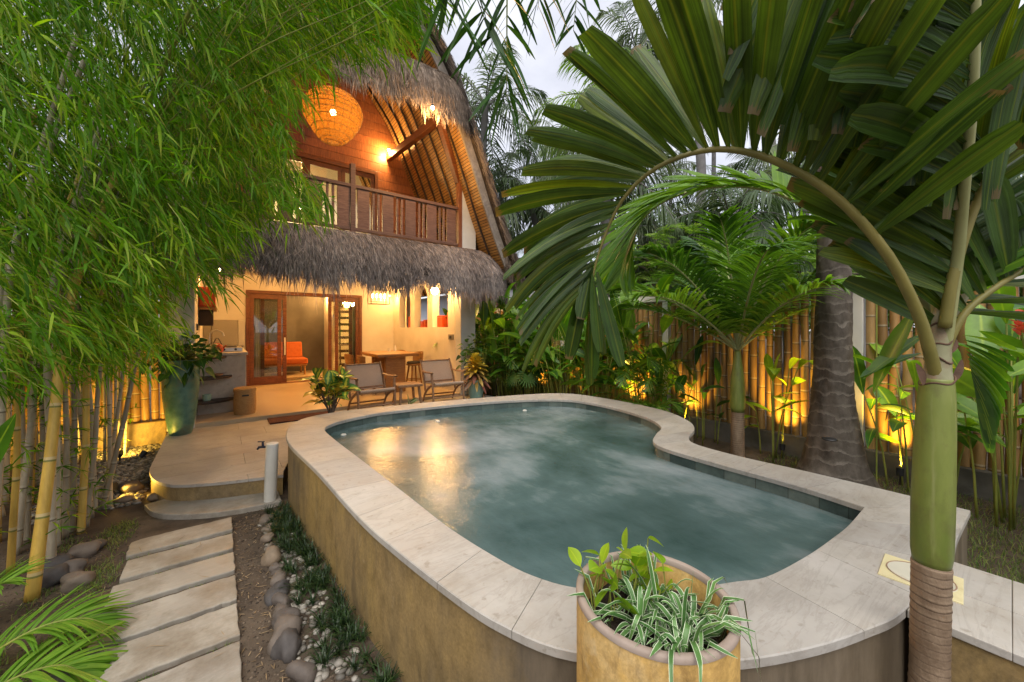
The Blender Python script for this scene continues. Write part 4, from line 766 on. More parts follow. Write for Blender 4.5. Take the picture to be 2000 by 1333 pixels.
# ---- bar table and stools
tb = thing('bar_table', 'tall honey teak slab table under the box lantern', 'table', (3.08, 8.65, FLR))
mb = MB(); mb.prism([(-.48, -.66), (-.1, -.70), (.46, -.62), (.49, .1), (.44, .66), (-.42, .68), (-.50, .1)], .78, .845); mb.build('tabletop', M['wood_honey'], tb, bevel=.012)
MB().box(-.25, .20, -.48, -.36, 0, .777, .6).build('pedestal', M['wood_honey'], tb, bevel=.012); MB().box(-.25, .20, .36, .48, 0, .777, .3).build('pedestal', M['wood_honey'], tb, bevel=.012)
def make_stool(loc, rz, label):
    s = thing('bar_stool', label, 'bar stool', (*loc, FLR), rz, 'teak bar stools round the tall table')
    MB().lathe([(.0001, .50), (.17, .50), (.19, .52), (.185, .545), (.0001, .55)], (0, 0, 0), 20).build('seat', M['wood_honey'], s, smooth=40)
    MB().lathe([(.0001, .551), (.165, .551), (.175, .57), (.15, .595), (.0001, .60)], (0, 0, 0), 20).build('cushion', M['cushion'], s, smooth=60)
    an = np.linspace(R(20), R(160), 12); P = np.array([[(.19 * math.cos(a) * (1 + .03 * z), .19 * math.sin(a) * (1 + .1 * z), .56 + .24 * z + .03 * math.sin((a - R(20)) / R(140) * 3.14) * z) for a in an] for z in (0, .4, .8, 1)]); mb = MB(); mb.grid(P); mb.grid(P * np.array([1.09, 1.09, 1]), flip=True); mb.grid(np.stack([P[-1], P[-1] * np.array([1.09, 1.09, 1])], 0)); mb.build('backrest', M['wood_honey'], s, smooth=50)
    for k in range(4):
        a = R(45 + 90 * k); MB().tube([(.20 * math.cos(a), .20 * math.sin(a), 0), (.12 * math.cos(a), .12 * math.sin(a), .50)], [.018, .023], 8).build('leg', M['wood_honey'], s, smooth=60)
    an = np.linspace(0, 6.283, 25); MB().tube([(.175 * math.cos(a), .175 * math.sin(a), .16) for a in an], .011, 6).build('footrest', M['wood_honey'], s, smooth=60); return s
make_stool((2.50, 8.30), R(80), 'nearer teak bar stool left of the tall table, next to the doors'); make_stool((2.42, 8.95), R(85), 'farther teak bar stool left of the tall table, close to the curtain')
make_stool((3.74, 8.80), R(-85), 'nearer teak bar stool between tall table and niche wall'); make_stool((3.60, 9.55), R(-50), 'farther teak bar stool at the far end of the tall table')
for (x, y, rr, hh, lb) in ((3.20, 9.0, .034, .075, 'short white cup standing on the tall teak table'), (3.33, 8.95, .026, .15, 'slim pale bottle standing on the tall teak table')):
    pr_ = [(.0001, 0), (rr, 0), (rr * 1.05, hh * .7), (rr * .98, hh), (rr * .8, hh), (rr * .8, hh * .3), (.0001, hh * .3)] if hh < .1 else [(.0001, 0), (rr, 0), (rr, hh * .62), (rr * .45, hh * .8), (rr * .45, hh), (.0001, hh)]
    o = MB().lathe(pr_, (0, 0, 0), 18).build('cup' if hh < .1 else 'bottle', M['ceramic'], smooth=40); o.location = (x, y, FLR + .846); tag(o, lb, 'cup' if hh < .1 else 'bottle')
# ---- lanterns and lamps
ch = thing('box_lantern', 'black framed box lantern with candle bulbs hanging over the tall table', 'lantern', (3.22, 9.8, 2.27))
mb = MB(); w2, d2, h2 = .23, .13, .36
for sx in (-1, 1):
    for sy in (-1, 1): mb.bar((sx * w2, sy * d2, 0), (sx * w2, sy * d2, h2), .016, .016, (1, 0, 0))
for z in (0, h2):
    for sy in (-1, 1): mb.bar((-w2, sy * d2, z), (w2, sy * d2, z), .016, .016)
    for sx in (-1, 1): mb.bar((sx * w2, -d2, z), (sx * w2, d2, z), .016, .016)
for x in (-.09, .07): mb.bar((x, -d2, 0), (x, -d2, h2), .007, .007, (1, 0, 0))
mb.bar((-w2, 0, .06), (w2, 0, .06), .02, .012); mb.build('frame', M['black'], ch); MB().tube([(0, 0, h2), (0, 0, .68)], .006, 6).build('cord', M['black'], ch)
for x in (-.15, -.05, .05, .15): MB().tube([(x, 0, .07), (x, 0, .15)], .013, 8).build('candle', M['ceramic'], ch, smooth=60); MB().lathe([(.0001, .15), (.018, .17), (.021, .2), (.012, .25), (.0001, .27)], (x, 0, 0), 12).build('bulb', M['bulb'], ch, smooth=60)
light('box_lantern_light', (3.22, 9.6, 2.42), 18, WARM, .12, parent=ch)
# big woven balcony lantern
c = np.array([1.70, 7.78, 5.60]); bl = thing('woven_lantern', 'big round woven lantern glowing over the balcony', 'lantern', tuple(c))
prof = [(.10, -.44), (.20, -.42), (.34, -.27), (.47, -.06), (.52, .10), (.50, .24), (.40, .38), (.26, .46), (.14, .50)]; pr2 = smooth_path([(a, b_, 0) for a, b_ in prof], 30)[:, :2]
MB().lathe(pr2, (0, 0, 0), 48).build('shade', M['lantern'], bl, smooth=180)
mb = MB(); an = np.linspace(0, 6.2832, 49)
for r_, z in pr2[::2]: mb.tube([(r_ * 1.003 * math.cos(a), r_ * 1.003 * math.sin(a), z) for a in an], .007, 5)
for a in np.arange(0, 6.28, 6.2832 / 22): mb.tube([(r_ * 1.006 * math.cos(a), r_ * 1.006 * math.sin(a), z) for r_, z in pr2], .0035, 4)
mb.build('ribs', M['basket'], bl, smooth=60)
MB().tube([(0, 0, .3), (0, 0, 1.9)], .008, 6).build('cord', M['black'], bl); MB().sphere((0, 0, .12), .055, 10).build('bulb', M['bulb'], bl, smooth=180)
light('woven_lantern_light', tuple(c + (0, 0, .12)), 16, (1, .48, .12), .07, parent=bl)
# round ceiling and wall lamps
def lamp(name, loc, label, e, r=.045, col=WARM, soft=.06, rad=None, hang=0, m='bulb', dz=0.):
    t = thing(name, label, 'lamp', loc); MB().sphere((0, 0, 0), r, 10).build('bulb', M[m], t, smooth=180); MB().lathe([(.0001, r + .02), (.03, r + .02), (.03, r - .012), (.0001, r - .012)], (0, 0, 0), 14).build('socket', M['black'], t, smooth=40)
    if hang: MB().tube([(0, 0, r + .015), (0, 0, hang)], .005, 6).build('cord', M['black'], t)
    light(name + '_light', (loc[0], loc[1], loc[2] - r - .02 - dz), e, col, soft, parent=t); return t
pb = aty(845, 211, 6.12); lamp('string_bulb', tuple(pb), 'bare glowing bulb under the thatch fringe of the gable', 60, .03, (1, .56, .2), hang=.34, dz=.22)
lamp('wall_lamp', (3.24, 9.12, 5.95), 'small bright lamp high on the planked gable wall', 80, .03, (1, .58, .2))
lamp('pendant_bulb', (3.95, 8.1, 2.52), 'bare pendant bulb by the niche wall behind the eave', 24, .085, hang=.42)
lamp('pendant_bulb', (3.90, 10.9, 2.6), 'bare bulb in the corner between door wall and niches', 11, .025, hang=.34)
lamp('pendant_bulb', (3.98, 7.40, 2.58), 'bare bulb beside the right pillar under the eave', 15, .03, hang=.36)
lamp('kitchen_lamp', (-.02, 8.8, 2.72), 'bare bulb above the kitchen cabinet', 26, .035, hang=.22)
lamp('terrace_lamp', (1.5, 9.0, 2.85), 'bare bulb in the middle of the terrace ceiling', 38, .04, hang=.1)
p = aty(628, 578, 13.6); lamp('room_lamp', (p[0], 13.6, 2.72), 'bright ceiling lamp in the dark grey sitting room', 22, .05, hang=.22)
lamp('stair_lamp', (4.2, 12.6, 2.7), 'lamp over the stairs behind the folded doors', 170, .04, hang=.24)
lamp('bedroom_lamp', (1.6, 10.9, 4.7), 'lamp glowing in the upstairs bedroom', 140, .05, (1, .66, .28), hang=2.0)
# ---- sofa
sf = thing('sofa', 'low orange sofa with wooden legs against the dark grey wall', 'sofa', (.95, 13.35, FLR))
MB().box(-1.25, 1.16, -.36, .36, .26, .32, .5).build('frame', M['wood_honey'], sf, bevel=.01)
for a, b_ in ((-1.24, -.06), (-.05, 1.18)):
    MB().box(a, b_, -.42, .30, .322, .50).build('seat_cushion', M['orange'], sf, smooth=40, bevel=.05, seg=4)
    mb = MB(); mb.prism([(.16, .50), (.34, .98), (.42, .94), (.36, .50)], a + .01, b_ - .06, 'x'); mb.build('back_cushion', M['orange'], sf, smooth=40, bevel=.03, seg=3)
for x in (-1.18, 0, 1.10):
    for y in (-.33, .33): MB().tube([(x, y, 0), (x, y, .26)], .03, 8).build('leg', M['wood_honey'], sf, smooth=60)
rug = MB().box(1.4, 2.3, 11.7, 12.3, .263, .275).build('door_rug', M['rug'], bevel=.003); tag(rug, 'brown rug just inside the sliding doors', 'rug')
# ---- kitchen corner
kc = thing('kitchen_counter', 'pale concrete kitchen counter with two curved dark shelves', 'counter', (.05, 9.3, FLR))
MB().box(-.285, .36, 7.9, 10.3, FLR, 1.20).build('base', M['counter'], kc, world=True, bevel=.01); MB().box(-.285, .385, 7.87, 10.3, 1.201, 1.25).build('worktop', M['counter'], kc, world=True, bevel=.008)
def curved(z, r, m=M['dark'], h=.035):
    an = np.linspace(0, R(90), 14); pl = [(-.283, 7.895)] + [(-.283 + r * 1.25 * math.cos(a - R(0)), 7.895 - .34 * r / .36 * math.sin(a)) for a in an]; return MB().prism(pl, z, z + h)
curved(.845, .36).build('shelf', M['dark'], kc, world=True, bevel=.004); curved(.475, .38).build('shelf', M['dark'], kc, world=True, bevel=.004); curved(1.165, .30, h=.03).build('shelf', M['dark'], kc, world=True, bevel=.004)
o = MB().lathe([(.0001, 0), (.05, 0), (.058, .05), (.055, .1), (.045, .1), (.045, .02), (.0001, .02)], (0, 0, 0), 18).build('jar', M['teal_pale'], smooth=40); o.location = (-.16, 7.72, .511); tag(o, 'small grey green jar on the lower curved shelf', 'jar')
o = MB().lathe([(.0001, 0), (.04, 0), (.065, .03), (.07, .045), (.0001, .02)], (0, 0, 0), 18).build('bowl', M['wood_chair'], smooth=40); o.location = (-.02, 7.76, .881); tag(o, 'small brown bowl on the upper curved shelf', 'bowl')
t = thing('gas_stove', 'steel two burner stove on the kitchen counter', 'stove', (.16, 8.45, 1.251)); MB().box(-.17, .16, -.3, .3, 0, .07).build('body', M['steel'], t, bevel=.008)
for y in (-.15, .15): MB().lathe([(.0001, .071), (.09, .071), (.09, .09), (.06, .095), (.0001, .095)], (0, y, 0), 18).build('burner', M['black'], t, smooth=40)
MB().tube([(-.1, -.31, .04), (-.1, -.335, .04)], .02, 10).build('knob', M['black'], t); MB().tube([(.06, -.31, .04), (.06, -.335, .04)], .02, 10).build('knob', M['black'], t)
t = thing('kitchen_tap', 'curved steel kitchen tap behind the big pot plant', 'tap', (-.13, 8.2, 1.251)); MB().tube(smooth_path([(0, 0, 0), (0, 0, .28), (.06, -.02, .37), (.16, -.05, .34), (.19, -.06, .27)], 16), .013, 8).build('spout', M['steel'], t, smooth=60); MB().tube([(.0, 0, .06), (.05, -.04, .09)], .008, 6).build('lever', M['steel'], t, smooth=60)
t = thing('kettle', 'small dark kettle on the counter beside the tap', 'kettle', (-.03, 8.05, 1.251)); MB().lathe([(.0001, 0), (.075, 0), (.085, .05), (.07, .12), (.03, .15), (.0001, .155)], (0, 0, 0), 20).build('body', M['tin'], t, smooth=50); MB().tube(smooth_path([(-.07, 0, .11), (0, 0, .24), (.07, 0, .11)], 12), .008, 6).build('handle', M['black'], t, smooth=60); MB().tube([(.07, 0, .06), (.12, -.02, .12)], [.016, .009], 8).build('spout', M['tin'], t, smooth=60)
t = thing('refrigerator', 'grey refrigerator beside the left sliding door', 'fridge', (.16, 10.85, FLR)); MB().box(-.30, .17, -.25, .3, 0, 1.58).build('body', M['fridge'], t, bevel=.015); MB().box(.173, .30, -.25, .3, 0, 1.58).build('side_trim', M['fridge_edge'], t, bevel=.01); MB().box(.19, .28, -.275, -.255, .98, 1.0).build('handle', M['black'], t)
t = thing('wall_cabinet', 'red lacquered cabinet hanging over the kitchen corner', 'cabinet', (-.17, 8.7, 2.02)); MB().box(-.115, .115, -.35, .6, 0, .34).build('body', M['tin'], t, bevel=.006); MB().box(-.10, .10, -.37, -.352, .02, .32).build('door', M['tin'], t, bevel=.004); MB().box(-.11, .13, -.36, .6, -.05, -.003).build('shelf', M['wood_honey'], t, bevel=.004); MB().box(-.11, .08, -.30, .5, -.32, -.053).build('dark_bay', M['dark'], t)
o = MB().box(-.288, -.265, 7.75, 7.85, 1.62, 1.72).build('switch', M['black'], bevel=.004); tag(o, 'dark switch plate on the left kitchen wall', 'switch')
bk = thing('basket', 'round lidded woven basket standing by the kitchen counter', 'basket', (.33, 7.62, FLR)); MB().lathe([(.0001, 0), (.142, 0), (.152, .05), (.155, .2), (.148, .36), (.0001, .36)], (0, 0, 0), 32).build('body', M['basket'], bk, smooth=40); MB().lathe([(.0001, .362), (.155, .362), (.157, .41), (.14, .425), (.0001, .43)], (0, 0, 0), 32).build('lid', M['basket'], bk, smooth=40); MB().box(-.045, .045, -.161, -.148, .30, .325).build('handle_slot', M['black'], bk)
o = MB().box(.60, 1.55, 6.80, 7.20, .201, .222).build('doormat', M['mat'], bevel=.004); tag(o, 'maroon coir doormat at the terrace edge', 'doormat')
# things in the niches
for (x, y, sx, h_, lb, rd) in ((4.3, 10.15, .17, .30, 'red lacquer box in the farthest arched niche', 0), (4.3, 9.42, .075, .16, 'left small red box in the middle arched niche', 0), (4.3, 9.23, .07, .19, 'thin dark red box in the middle arched niche, second from left', 0), (4.3, 9.02, .075, .20, 'right red box in the middle arched niche', 0), (4.3, 8.38, .13, .28, 'red lacquer box in the nearest arched niche', 0), (4.3, 7.98, .085, .46, 'tall red jar at the right of the nearest niche', 1)):
    if rd: o = MB().lathe([(.0001, 0), (sx * .8, 0), (sx, .08), (sx, .3), (sx * .7, .38), (sx * .75, h_), (.0001, h_)], (0, 0, 0), 20).build('red_jar', M['tin'], smooth=50)
    else: o = MB().box(-.09, .09, -sx, sx, 0, h_ - .045).box(-.093, .093, -sx - .004, sx + .004, h_ - .042, h_).build('red_box', M['tin'], bevel=.006)
    o.location = (x, y, 1.681); tag(o, lb, 'jar' if rd else 'box')
t = thing('socket_plate', 'grey switch plate on the niche wall near the right pillar', 'switch', (4.115, 7.62, 1.46)); MB().box(-.02, .003, -.11, .11, -.06, .06).build('plate', M['fridge'], t, bevel=.004); MB().box(-.028, -.0205, -.045, .045, -.03, .03).build('rocker', M['black'], t, bevel=.002)
# ---- pots
bp = thing('tall_pot', 'tall tapering teal glazed pot on the platform corner', 'pot', (-.425, 6.96, .2))
pp = smooth_path([(.118, 0, 0), (.14, .10, 0), (.175, .35, 0), (.198, .62, 0), (.202, .85, 0), (.198, .96, 0), (.208, 1.0, 0), (.21, 1.02, 0)], 30)[:, :2]
MB().lathe(np.concatenate([[(.0001, 0)], pp, [(.185, 1.02), (.18, .93), (.0001, .93)]]), (0, 0, 0), 48).build('body', M['teal_glaze'], bp, smooth=50); MB().lathe([(.0001, .94), (.182, .935)], (0, 0, 0), 32).build('soil', M['soil'], bp)
yp = thing('croton_pot', 'pale teal pot standing at the foot of the right pillar', 'pot', (4.20, 6.72, .2)); MB().lathe([(.0001, 0), (.12, 0), (.155, .15), (.165, .36), (.18, .40), (.155, .40), (.15, .35), (.0001, .35)], (0, 0, 0), 36).build('body', M['teal_pale'], yp, smooth=50); MB().lathe([(.0001, .352), (.15, .352)], (0, 0, 0), 24).build('soil', M['soil'], yp)
PC = np.array([.943, .598]); PR = .206; PT = .92
op = thing('round_planter', 'large round ochre cement planter in front of the pool rim', 'planter', (*PC, 0))
MB().lathe([(.0001, 0), (PR - .005, 0), (PR, .02), (PR, PT - .012), (PR - .004, PT), (PR - .014, PT), (PR - .018, PT - .01), (PR - .018, PT - .12), (.0001, PT - .12)], (0, 0, 0), 72).build('body', M['pot_ochre'], op, smooth=50)
MB().lathe([(PR - .0185, PT - .014), (PR - .0185, PT + .001), (PR - .015, PT + .004), (PR - .004, PT + .004), (PR + .0015, PT), (PR + .002, PT - .010)], (0, 0, 0), 72).build('rim', M['pot_rim'], op, smooth=60)
an = np.linspace(0, 6.2832, 25)[:-1]; MB().grid(np.array([[(r_ * math.cos(a), r_ * math.sin(a), PT - .085 + RNG.normal(0, .006)) for a in an] for r_ in np.linspace(.001, PR - .018, 9)]), closed=True).build('soil', M['soil'], op, smooth=180)
# ================================================================== FENCES, NEIGHBOUR, GARDEN LIGHTS
def pole_panel(mb, p0, p1, r, z0, z1):
    p0 = np.array(p0, float); p1 = np.array(p1, float); L_ = np.linalg.norm(p1 - p0); n = int(L_ / (2 * r)); c = p0 + (p1 - p0) * ((np.arange(n) + .5) / n)[:, None]
    nn = len(c); zz = np.linspace(z0, z1, 7); P = np.stack([np.stack([c[:, 0] + RNG.normal(0, .004, nn), c[:, 1] + RNG.normal(0, .004, nn), np.full(nn, z) + (RNG.normal(0, .02, nn) if z == z1 else 0)], 1) for z in zz], 1)
    rad = r * RNG.uniform(.86, 1.04, (nn, 1)) * np.linspace(1.03, .95, 7)[None]; mb.tubes(P, rad, 10)
FX = 5.95
fr_ = thing('bamboo_fence', 'long bamboo pole fence in white frames along the right side of the garden', 'fence', (FX, 4, 0))
MB().box(FX - .10, FX + .10, -3.8, 9.9, -.05, .27).build('plinth', M['plinth'], fr_, world=True, bevel=.01)
fp = [-3.7, -1.3, 1.1, 3.5, 5.9, 8.3, 9.8]
for i, y in enumerate(fp):
    MB().box(FX - .075, FX + .075, y - .055, y + .055, .271, 2.10).build('post', M['white_plaster'], fr_, world=True, bevel=.006)
    if i < 6:
        MB().box(FX - .08, FX + .08, y - .05 + .1 * (i > 0) - .1 * (i > 0), fp[i + 1] - .056, 2.103, 2.235).build('top_beam', M['white_plaster'], fr_, world=True, bevel=.006)
        mb = MB(); pole_panel(mb, (FX - .0, y + .06), (FX - .0, fp[i + 1] - .06), .048, .272, 2.095); mb.build('pole_panel', M['bamboo_pole'], fr_, world=True, smooth=60)
lf = thing('bamboo_fence', 'bamboo pole fence on an ochre plinth behind the bamboo clumps at the left', 'fence', (-1.6, 7.5, 0))
MB().box(-3.2, -.605, 7.40, 7.62, -.05, .33).build('plinth', M['ochre'], lf, world=True, bevel=.015)
mb = MB(); pole_panel(mb, (-3.2, 7.52), (-.60, 7.52), .048, .331, 2.4); mb.build('pole_panel', M['bamboo_pole'], lf, world=True, smooth=60)
MB().box(-3.3, -3.09, -1.5, 7.39, -.05, .33).build('plinth', M['ochre'], lf, world=True, bevel=.015)
mb = MB(); pole_panel(mb, (-3.2, -1.5), (-3.2, 7.38), .048, .331, 2.4); mb.build('pole_panel', M['bamboo_pole'], lf, world=True, smooth=60)
nb = thing('neighbour_house', 'white neighbouring house with a dark sloping roof seen through the niches', 'house', (9.5, 15, 0))
MB().box(7.3, 12, 10.5, 20, 0, 3.0).build('wall', M['tile_white'], nb, world=True); MB().prism([(6.7, 2.95), (9.6, 4.3), (12.6, 2.95), (12.6, 3.12), (9.6, 4.5), (6.7, 3.12)], 10.2, 20.4, 'y').build('roof', M['roof_dark'], nb, world=True)
def uplight(loc, aim, e, label, spot=100, col=AMBER):
    t = thing('garden_uplight', label, 'garden light', (loc[0], loc[1], 0), 0, 'small uplights hidden among the plants')
    d = unit(np.array(aim) - np.array(loc)); p = np.array(loc, float); MB().tube([p - d * .10, p - d * .02], [.028, .036], 12).build('head', M['black'], t, world=True, smooth=50); MB().tube([(p[0], p[1], 0), tuple(p - d * .07)], .008, 6).build('stake', M['black'], t, world=True)
    light('garden_uplight_light', tuple(loc), e, col, .03, 'SPOT', t, aim, spot, .9)
for (y, e, nm) in ((6.55, 60, 'small uplight at the fence behind the paddle leaf plants near the villa'), (5.3, 22, 'small uplight at the fence behind the middle of the paddle leaf plants'), (4.05, 90, 'small uplight throwing the brightest glow on the fence behind the far curve of the pool'), (3.0, 34, 'small uplight at the fence left of the small palm'), (1.78, 60, 'small uplight at the fence between small palm and coconut trunk'), (.72, 60, 'small uplight at the fence right of the coconut trunk'), (-.5, 30, 'small uplight at the fence behind the ginger stems at the right edge')):
    uplight((5.70, y, .20), (5.925, y + .05, 1.5), e * 1.25, nm, 84)
uplight((-.98, 6.72, .12), (-1.02, 7.4, .30), 30, 'small uplight in the gravel by the ochre plinth', 130); uplight((-2.2, 4.6, .12), (-2.6, 5.2, 1.2), 45, 'small uplight deep inside the bamboo clumps', 140); uplight((-1.75, 6.3, .12), (-1.7, 7.4, 1.0), 60, 'small uplight behind the bamboo facing the fence', 120)
uplight((-.80, 5.35, .10), (-.50, 5.15, .12), 7, 'small uplight low beside the round platform', 130); uplight((-.74, 6.72, .10), (-.45, 6.9, .5), 6, 'small uplight at the foot of the tall teal pot', 110)
uplight((-2.2, 3.2, .12), (-2.9, 3.7, 1.2), 40, 'small uplight among the nearest bamboo culms', 140)
# ================================================================== PLANTS
class Leaves:
    """collects single blades; each a bent strip of 8 sections"""
    SEG = 8
    def __init__(s): s.P = []; s.W = []; s.Sd = []; s.r = []
    def blade(s, base, d, L_, W, droop=.3, roll=0., prof='lance', side=None, rnd=None, curl=0.):
        d = unit(d); u = np.linspace(0, 1, s.SEG)
        if side is None:
            side = np.cross(d, (0, 0, 1.)); 
            if np.linalg.norm(side) < .05: side = np.array([1., 0, 0])
        side = unit(np.asarray(side) - np.dot(side, d) * d)
        if roll: n_ = np.cross(side, d); side = side * math.cos(roll) + n_ * math.sin(roll)
        P = np.asarray(base) + d * (L_ * u * (1 - .18 * droop * u))[:, None] - np.array([0, 0, 1.]) * (droop * L_ * u ** 2 * .6)[:, None] + side * (curl * L_ * u ** 2)[:, None]
        w = {'lance': np.sin(np.pi * np.clip(u * .93 + .05, 0, 1)) ** .7, 'strap': np.array([.7, .95, 1, 1, .95, .8, .5, .06]), 'paddle': np.array([.06, .5, .86, 1, .98, .82, .5, .04]), 'heart': np.array([.1, .95, 1, .92, .75, .52, .25, .02]), 'jag': np.array([.16, .5, .78, .95, 1.05, 1.08, 1.0, .55]), 'oval': np.array([.05, .6, .9, 1, .95, .75, .42, .03])}[prof]
        s.P.append(P); s.W.append(w * W); s.Sd.append(side); s.r.append(RNG.random() if rnd is None else rnd)
    def build(s, name, m, parent=None, fold=.25, world=True):
        return MB().ribbons(np.array(s.P), np.array(s.W), np.array(s.Sd), np.array(s.r), fold).build(name, m, parent, smooth=180, world=world)
def frond_arrays(path, n, L_, w_, lift=.3, up=(0, 0, 1), a0=75, a1=35, droop=.25, u0=.12, sides=(1, -1), seg=6, jag=False, lfun=None, jit=.08, rgl=0.):
    p = smooth_path(path, 40); T = unit(np.gradient(p, axis=0)); up = np.asarray(up, float)
    out = []
    for sd in sides:
        u = np.clip(np.linspace(u0, .995, n) + RNG.normal(0, .2 / n, n), 0, 1); x = u * 39; B0 = np.stack([np.interp(x, np.arange(40), p[:, i]) for i in range(3)], 1); t = unit(np.stack([np.interp(x, np.arange(40), T[:, i]) for i in range(3)], 1))
        N_ = unit(up - (t @ up)[:, None] * t); Bn = np.cross(t, N_)
        q = (u - u0) / (1 - u0); A = np.radians(a0 + (a1 - a0) * q) + RNG.normal(0, jit, n); li = lift + RNG.normal(0, jit + rgl, n)
        d = unit(t * np.cos(A)[:, None] + np.sin(A)[:, None] * (Bn * sd * np.cos(li)[:, None] + N_ * np.sin(li)[:, None]))
        Ls = L_ * (lfun(q) if lfun else np.sin(np.pi * (q * .78 + .17)) ** .8) * RNG.uniform(.9, 1.08, n)
        s_ = np.linspace(0, 1, seg); dr = droop * RNG.uniform(.6, 1.4, n)
        P = B0[:, None] + d[:, None] * (Ls[:, None] * s_)[..., None] - np.array([0, 0, 1.]) * (dr[:, None] * Ls[:, None] * s_ ** 2)[..., None]
        side = unit(t - np.sum(t * d, 1)[:, None] * d)
        pr = np.interp(s_, np.linspace(0, 1, 8), [.2, .55, .8, .95, 1.05, 1.08, 1.0, .5] if jag else [.35, .85, 1, 1, .9, .7, .42, .03])
        out.append((P, w_ * pr[None] * RNG.uniform(.8, 1.15, (n, 1)), side))
    return p, np.concatenate([o[0] for o in out]), np.concatenate([o[1] for o in out]), np.concatenate([o[2] for o in out])
def frond(lm, rm, path, n, L_, w_, r0=.012, r1=.003, rnd=None, fold=.3, **k):
    p, P, W, sd = frond_arrays(path, n, L_, w_, **k); rn = RNG.random(len(P)) if rnd is None else np.clip(rnd + RNG.normal(0, .16, len(P)), 0, 1)
    lm.ribbons(P, W, sd, rn, fold)
    if rm is not None: rm.tube(p, np.linspace(r0, r1, 40), 7)
    return p

# ---- the big palm at the right, close to the camera
D0 = 1.27
tr = [(1813, 1600), (1814, 1420), (1816, 1250), (1819, 1100)]
bp_ = at(1813, 1560, D0); big = thing('foreground_palm', 'large palm with fat green shaft and ringed base in front of the stone deck', 'palm', (bp_[0], bp_[1], 0))
P = np.array([at(*q, D0) for q in tr]); P = np.concatenate([[[P[0][0], P[0][1], 0]], P[1:]]); P = smooth_path(P, 90)
mb = MB(); ph = P[:, 2] / .026; mb.tube(P, np.interp(P[:, 2], [0, .3, .55, .93], [.060, .053, .0475, .0485]) * (1 + (.010 + .016 * np.sin(P[:, 2] * 23) ** 2) * np.sin(ph * 6.283 + .8 * np.sin(P[:, 2] * 31))), 28); mb.build('trunk', M['ring_trunk'], big, world=True, smooth=180)
cs = [(1819, 1104), (1821, 1000), (1824, 900), (1827, 820), (1829, 770), (1830, 740)]; P = smooth_path([at(*q, D0) for q in cs], 40); mb = MB(); mb.tube(P, np.interp(np.linspace(0, 1, 40), [0, .05, .22, .5, .72, .86, 1], [.0445, .0505, .0520, .0490, .0455, .0425, .0395]), 28); mb.build('crownshaft', M['shaft'], big, world=True, smooth=180)
P = smooth_path([at(*q, D0) for q in [(1829, 775), (1831, 735), (1834, 680), (1837, 630), (1842, 585)]], 24); mb = MB(); mb.tube(P, np.interp(np.linspace(0, 1, 24), [0, .2, .3, .55, .8, 1], [.041, .038, .0325, .0275, .022, .010]), 24); mb.build('crown_neck', M['neck'], big, world=True, smooth=180)
for px, py, r_, tl in ((1830, 744, .0405, .012), (1832, 705, .0312, -.012), (1835, 668, .0282, .012), (1837, 640, .0252, -.010)):
    c_ = at(px, py, D0); mb = MB(); mb.tube([c_ + (_r * math.cos(a) - _f * math.sin(a)) * r_ + _u * (tl * math.cos(a) + .006 * math.sin(3 * a)) for a in np.linspace(0, 6.2832, 33)], .0032, 6); mb.build('sheath_scar', M['scar'], big, world=True, smooth=180)
for px, py, dx, l_, w_ in ((1803, 752, -.35, .075, .013), (1857, 748, .45, .085, .014), (1812, 700, -.5, .045, .010), (1856, 690, .4, .05, .010)): L1 = Leaves(); L1.blade(at(px, py, D0 - .012), _u + _r * dx, l_, w_, .0, 0, 'lance', side=_r); L1.build('torn_sheath_flap', M['scar'], big, .6)
lm, rm, rg = MB(), MB(), MB()
def px3(pts): return [at(*q) for q in pts]
up_view = _u * 1.0 + _r * .1
